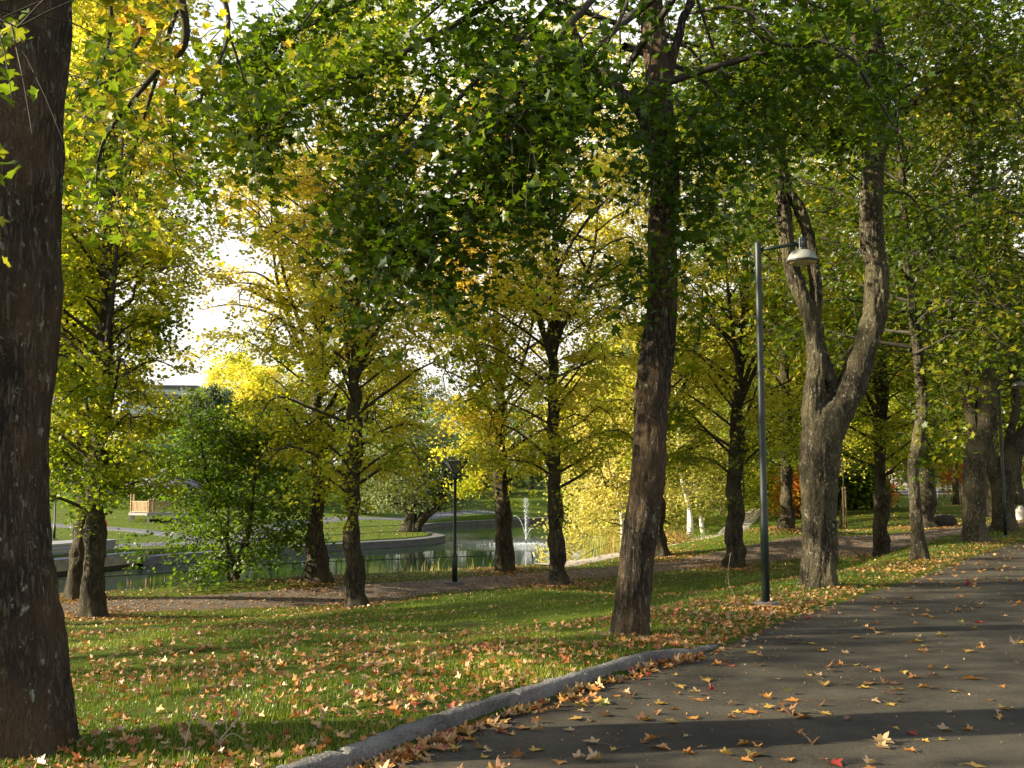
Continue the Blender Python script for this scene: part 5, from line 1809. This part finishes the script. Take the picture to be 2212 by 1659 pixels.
rng = np.random.default_rng(77)
b = Buf()
sh = lambda k, o: tuple(rr(k) + np.array([-0.48, 0.876]) * o)
for line, n, w, h, p_ in (([sh(-2, 2.6), sh(0.5, 2.6), sh(1.4, 2.6)], 2600, 0.35, 0.40, PAL_BUSH), ([sh(1.2, 2.7), sh(2, 2.7), (1.6, 42.2)], 5200, 0.4, 0.62, [(0, (0.12, 0.16, 0.04)), (1, (0.38, 0.34, 0.14))]),
                          ([(2.0, 43.0), (3.4, 45), (4.2, 48), (6, 52)], 6500, 0.7, 1.15, [(0, (0.14, 0.18, 0.04)), (0.6, (0.40, 0.36, 0.12)), (1, (0.5, 0.26, 0.12))]),
                          ([(6.5, 48.5), (7.6, 52), (8.4, 57)], 5200, 0.5, 0.85, [(0, (0.30, 0.20, 0.08)), (1, (0.50, 0.27, 0.14))]),
                          ([(8.6, 56), (9.8, 64), (11, 72)], 4000, 0.9, 0.7, PAL_BUSH)):
    xy = scatter_line(line, n, w, rng)
    z = np.maximum(zt(xy), WATER - 0.1)
    t_ = np.clip(0.5 + 0.4 * vn(np.concatenate([xy * 1.2, np.zeros((n, 1))], 1)) + rng.normal(size=n) * 0.2, 0, 1)
    blades(b, np.concatenate([xy, z[:, None]], 1), h * (0.75 + 0.5 * vn(np.concatenate([xy * 0.8, np.ones((n, 1))], 1))), 0.012, rng, pal(p_, t_), 0.5)
link("bank_reeds", b.mesh("bank_reeds", M['leaf'], False), label="reeds and tall dry grass along the near bank of the pond", cat="reeds", kind="stuff")

# ------------------------------------------------------------------ grass blades on the lawn
rng = np.random.default_rng(78)
b = Buf()


def lawn_pts(n, y0, y1, rng, power=1.6, ang=0.52):
    Y = y0 + (y1 - y0) * rng.random(n) ** power
    X = Y * rng.uniform(-ang, ang, n)
    xy = np.stack([X, Y], -1)
    d, s = pdist(xy, EDGE_S)
    q = sdist(xy)
    low = np.abs(pdist(xy, crom(np.array(LOWER), 80))[0])
    ok = (d > 0.10) & (q > 1.0) & (low > 1.42)
    return xy[ok], d[ok], low[ok]


for n, y0, y1, h, w in ((300000, 5.2, 15, 0.048, 0.0030), (140000, 13, 29, 0.058, 0.0056), (60000, 27, 60, 0.085, 0.014)):
    xy, d, low = lawn_pts(n, y0, y1, rng, 1.0)
    kp = rng.random(len(xy)) < 0.62 + 0.75 * vn(np.concatenate([xy * 1.6, np.full((len(xy), 1), 7.0)], 1))
    xy = xy[kp]
    z = zt(xy) - 0.004
    t_ = np.clip(0.45 + 0.35 * vn(np.concatenate([xy * 0.8, np.zeros((len(xy), 1))], 1)) + rng.normal(size=len(xy)) * 0.22, 0, 1)
    blades(b, np.concatenate([xy, z[:, None]], 1), h * (0.9 + 0.5 * vn(np.concatenate([xy * 2.2, np.ones((len(xy), 1))], 1))), w, rng, pal([(0, (0.045, 0.085, 0.003)), (0.6, (0.13, 0.185, 0.006)), (1, (0.30, 0.29, 0.03))], t_), 0.8)
link("lawn_grass", b.mesh("lawn_grass", M['grassb'], False), label="short green grass of the sloping lawn", cat="grass", kind="stuff")

# ------------------------------------------------------------------ fallen leaves
rng = np.random.default_rng(79)
b = Buf()


def litter(xy, z, size, rng, tpl, tilt, curl, lift=0.012):
    n = len(xy)
    t_ = np.clip(rng.beta(1.1, 1.3, n) + 0.12 * vn(np.concatenate([xy * 0.5, np.zeros((n, 1))], 1)), 0, 1)
    col = pal(PAL_FALL, t_) * rng.uniform(0.75, 1.15, (n, 1))
    add_leaves(b, np.concatenate([xy, (z + lift)[:, None]], 1), size * rng.uniform(0.6, 1.15, n), col, rng, tpl, tilt=tilt, droop=0.0, curl=curl)


# near lawn: curled maple leaves in drifts
xy, d, low = lawn_pts(15000, 5.3, 17, rng, 1.15)
drift = vn(np.concatenate([xy * np.array([0.35, 0.9]), np.zeros((len(xy), 1))], 1))
dens = 0.30 + 0.55 * drift + 0.20 * np.exp(-((xy[:, 1] - 9.5) / 3.5) ** 2)
xy = xy[rng.random(len(xy)) < dens * 1.05]
litter(xy, zt(xy), 0.064, rng, 'fine', 0.36, 0.35, 0.022)
# mid lawn
xy, d, low = lawn_pts(26000, 13, 30, rng, 1.0)
drift = vn(np.concatenate([xy * np.array([0.25, 0.7]), np.zeros((len(xy), 1)) + 4], 1))
keep = rng.random(len(xy)) < 0.12 + 0.35 * drift + 0.45 * np.exp(-low / 1.6)
xy = xy[keep]
litter(xy, zt(xy), 0.085, rng, 'quad', 0.45, 0.5, 0.03)
# along the lower path, round linden feet and beyond
n = 15000
xy = scatter_line(LOWER[2:12], n, 1.9, rng)
ok = (sdist(xy) > 0.6)
xy = xy[ok]
litter(xy, zt(xy) + 0.03, 0.075, rng, 'quad', 0.3, 0.4, 0.015)
for p_ in LIND_F + LIND_R:
    q = P(*p_)
    n = 900
    a = rng.uniform(0, 6.28, n); rd_ = 0.35 + np.abs(rng.normal(size=n)) * 0.9
    xy = np.stack([q[0] + rd_ * np.cos(a), q[1] + rd_ * np.sin(a) * 1.0], -1)
    xy = xy[sdist(xy) > 0.3]
    litter(xy, zt(xy), 0.08, rng, 'quad', 0.4, 0.4, 0.03)
xy, d, low = lawn_pts(16000, 38, 95, rng, 1.0, 0.5)
xy = xy[rng.random(len(xy)) < 0.7]
litter(xy, zt(xy), 0.11, rng, 'quad', 0.4, 0.4, 0.03)
# the leafy verge where the kerb ends, and the gutter under the kerb
seg_i = rng.integers(0, len(EDGE_S) - 1, 16000)
f_ = rng.random(16000)[:, None]
e0 = EDGE_S[seg_i] * (1 - f_) + EDGE_S[seg_i + 1] * f_
tt_ = EDGE_S[seg_i + 1] - EDGE_S[seg_i]
tt_ /= np.linalg.norm(tt_, axis=1)[:, None]
nl_ = np.stack([-tt_[:, 1], tt_[:, 0]], -1)
ar = EDGE_LEN[seg_i]
verge = ar > _kend - 0.6
off = np.where(verge, rng.normal(size=16000) * 0.42 + 0.32, -np.abs(rng.normal(size=16000)) * 0.11 - 0.04)
xy = e0 + nl_ * off[:, None]
ok = (verge & (ar < _kend + 34) & (rng.random(16000) < 0.45)) | (~verge & (rng.random(16000) < 0.07))
keep = ok & (xy[:, 1] > 4.5)
xy, vg = xy[keep], verge[keep]
litter(xy[vg], zt(xy[vg]) + 0.0, 0.062, rng, 'maple', 0.26, 0.25, 0.03)
litter(xy[~vg], z0(xy[~vg]), 0.080, rng, 'fine', 0.24, 0.3, 0.012)
# far part of the asphalt
n = 2600
Yf = rng.uniform(17, 60, n)
xy = np.stack([Yf * rng.uniform(0.1, 0.62, n), Yf], -1)
d, _ = pdist(xy, EDGE_S)
xy = xy[(d < -0.1) & (d > -7.3)]
litter(xy, z0(xy), 0.10, rng, 'quad', 0.3, 0.5, 0.02)
# crumbs of leaf, stalks and grit on the asphalt
n = 2200
Yg = rng.uniform(5.6, 20, n)
xy = np.stack([Yg * rng.uniform(-0.25, 0.52, n), Yg], -1)
d, _ = pdist(xy, EDGE_S)
xy = xy[(d < -0.02) & (d > -7.3) & (rng.random(n) < 0.25 + np.exp(d / 0.8))]
litter(xy, z0(xy), 0.020, rng, 'quad', 0.5, 0.5, 0.004)
link("fallen_leaves", b.mesh("fallen_leaves", M['litter'], False), label="brown and orange fallen leaves strewn over lawn, paths and kerb gutter", cat="leaf litter", kind="stuff")

# the leaves one can single out on the asphalt: individuals sharing a few meshes
rng = np.random.default_rng(80)
LEAFK = {'golden yellow': (0.40, 0.25, 0.05), 'orange': (0.36, 0.155, 0.035), 'pale tan': (0.33, 0.22, 0.11), 'dark red': (0.25, 0.03, 0.018), 'greenish yellow': (0.20, 0.20, 0.05), 'brown': (0.19, 0.095, 0.04)}
LM = {}
for kname, c in LEAFK.items():
    for v_ in range(5):
        b = Buf()
        add_leaves(b, np.zeros((1, 3)), np.array([0.112 * rng.uniform(0.8, 1.12)]), np.array([c]) * rng.uniform(0.85, 1.1), rng, 'fine', tilt=0.09, droop=0.0, curl=rng.uniform(0.05, 0.4))
        v = b.v[0]
        # petiole
        k0 = v[0]
        dirn = v[0] - v[11]; dirn /= np.linalg.norm(dirn)
        st = crom([k0, k0 + dirn * 0.05 + (0, 0, 0.01), k0 + dirn * 0.10 + (0.01, 0, 0.0)], 5)
        tube(b, st, 0.0016, 4, cap=False, col=np.array(c) * 0.6)
        zmin = min(x[:, 2].min() for x in b.v)
        b.v = [x - np.array([0, 0, zmin]) for x in b.v]
        LM[(kname, v_)] = b.mesh("maple_leaf", M['litter'], False)
names = list(LEAFK)
cnt = 0
tries = 0
while cnt < 300 and tries < 6000:
    tries += 1
    Y = 5.7 + 12 * rng.random() ** 1.25
    X = Y * rng.uniform(-0.25, 0.52)
    d, s = pdist(np.array([[X, Y]]), EDGE_S)
    d = -d[0]
    if d < 0.12 or d > 7.2: continue
    if rng.random() > 0.35 + 0.65 * math.exp(-d / 1.3): continue
    if (X - 0.5 * Y) > 0.6: continue
    kn = names[int(np.searchsorted(np.cumsum([0.30, 0.28, 0.18, 0.04, 0.05, 0.15]), rng.random()))]
    where = "near the kerb" if d < 1.2 and Y < 10.6 else ("near the grassy edge" if d < 1.2 else "out on the open path")
    dist = "close to the camera" if Y < 8 else ("in the middle distance" if Y < 12 else "further along")
    o = link("maple_leaf", LM[(kn, int(rng.integers(0, 5)))], loc=(X, Y, float(z0(np.array([[X, Y]]))[0]) + 0.003), rot=(0, 0, rng.uniform(0, 6.28)),
             label=f"{kn} maple leaf on the asphalt {where}, {dist}", cat="fallen leaf", group="maple leaves lying on the asphalt path")
    sc = rng.uniform(0.45, 1.0)
    o.scale = (sc, sc, sc * rng.uniform(0.7, 1.3))
    cnt += 1
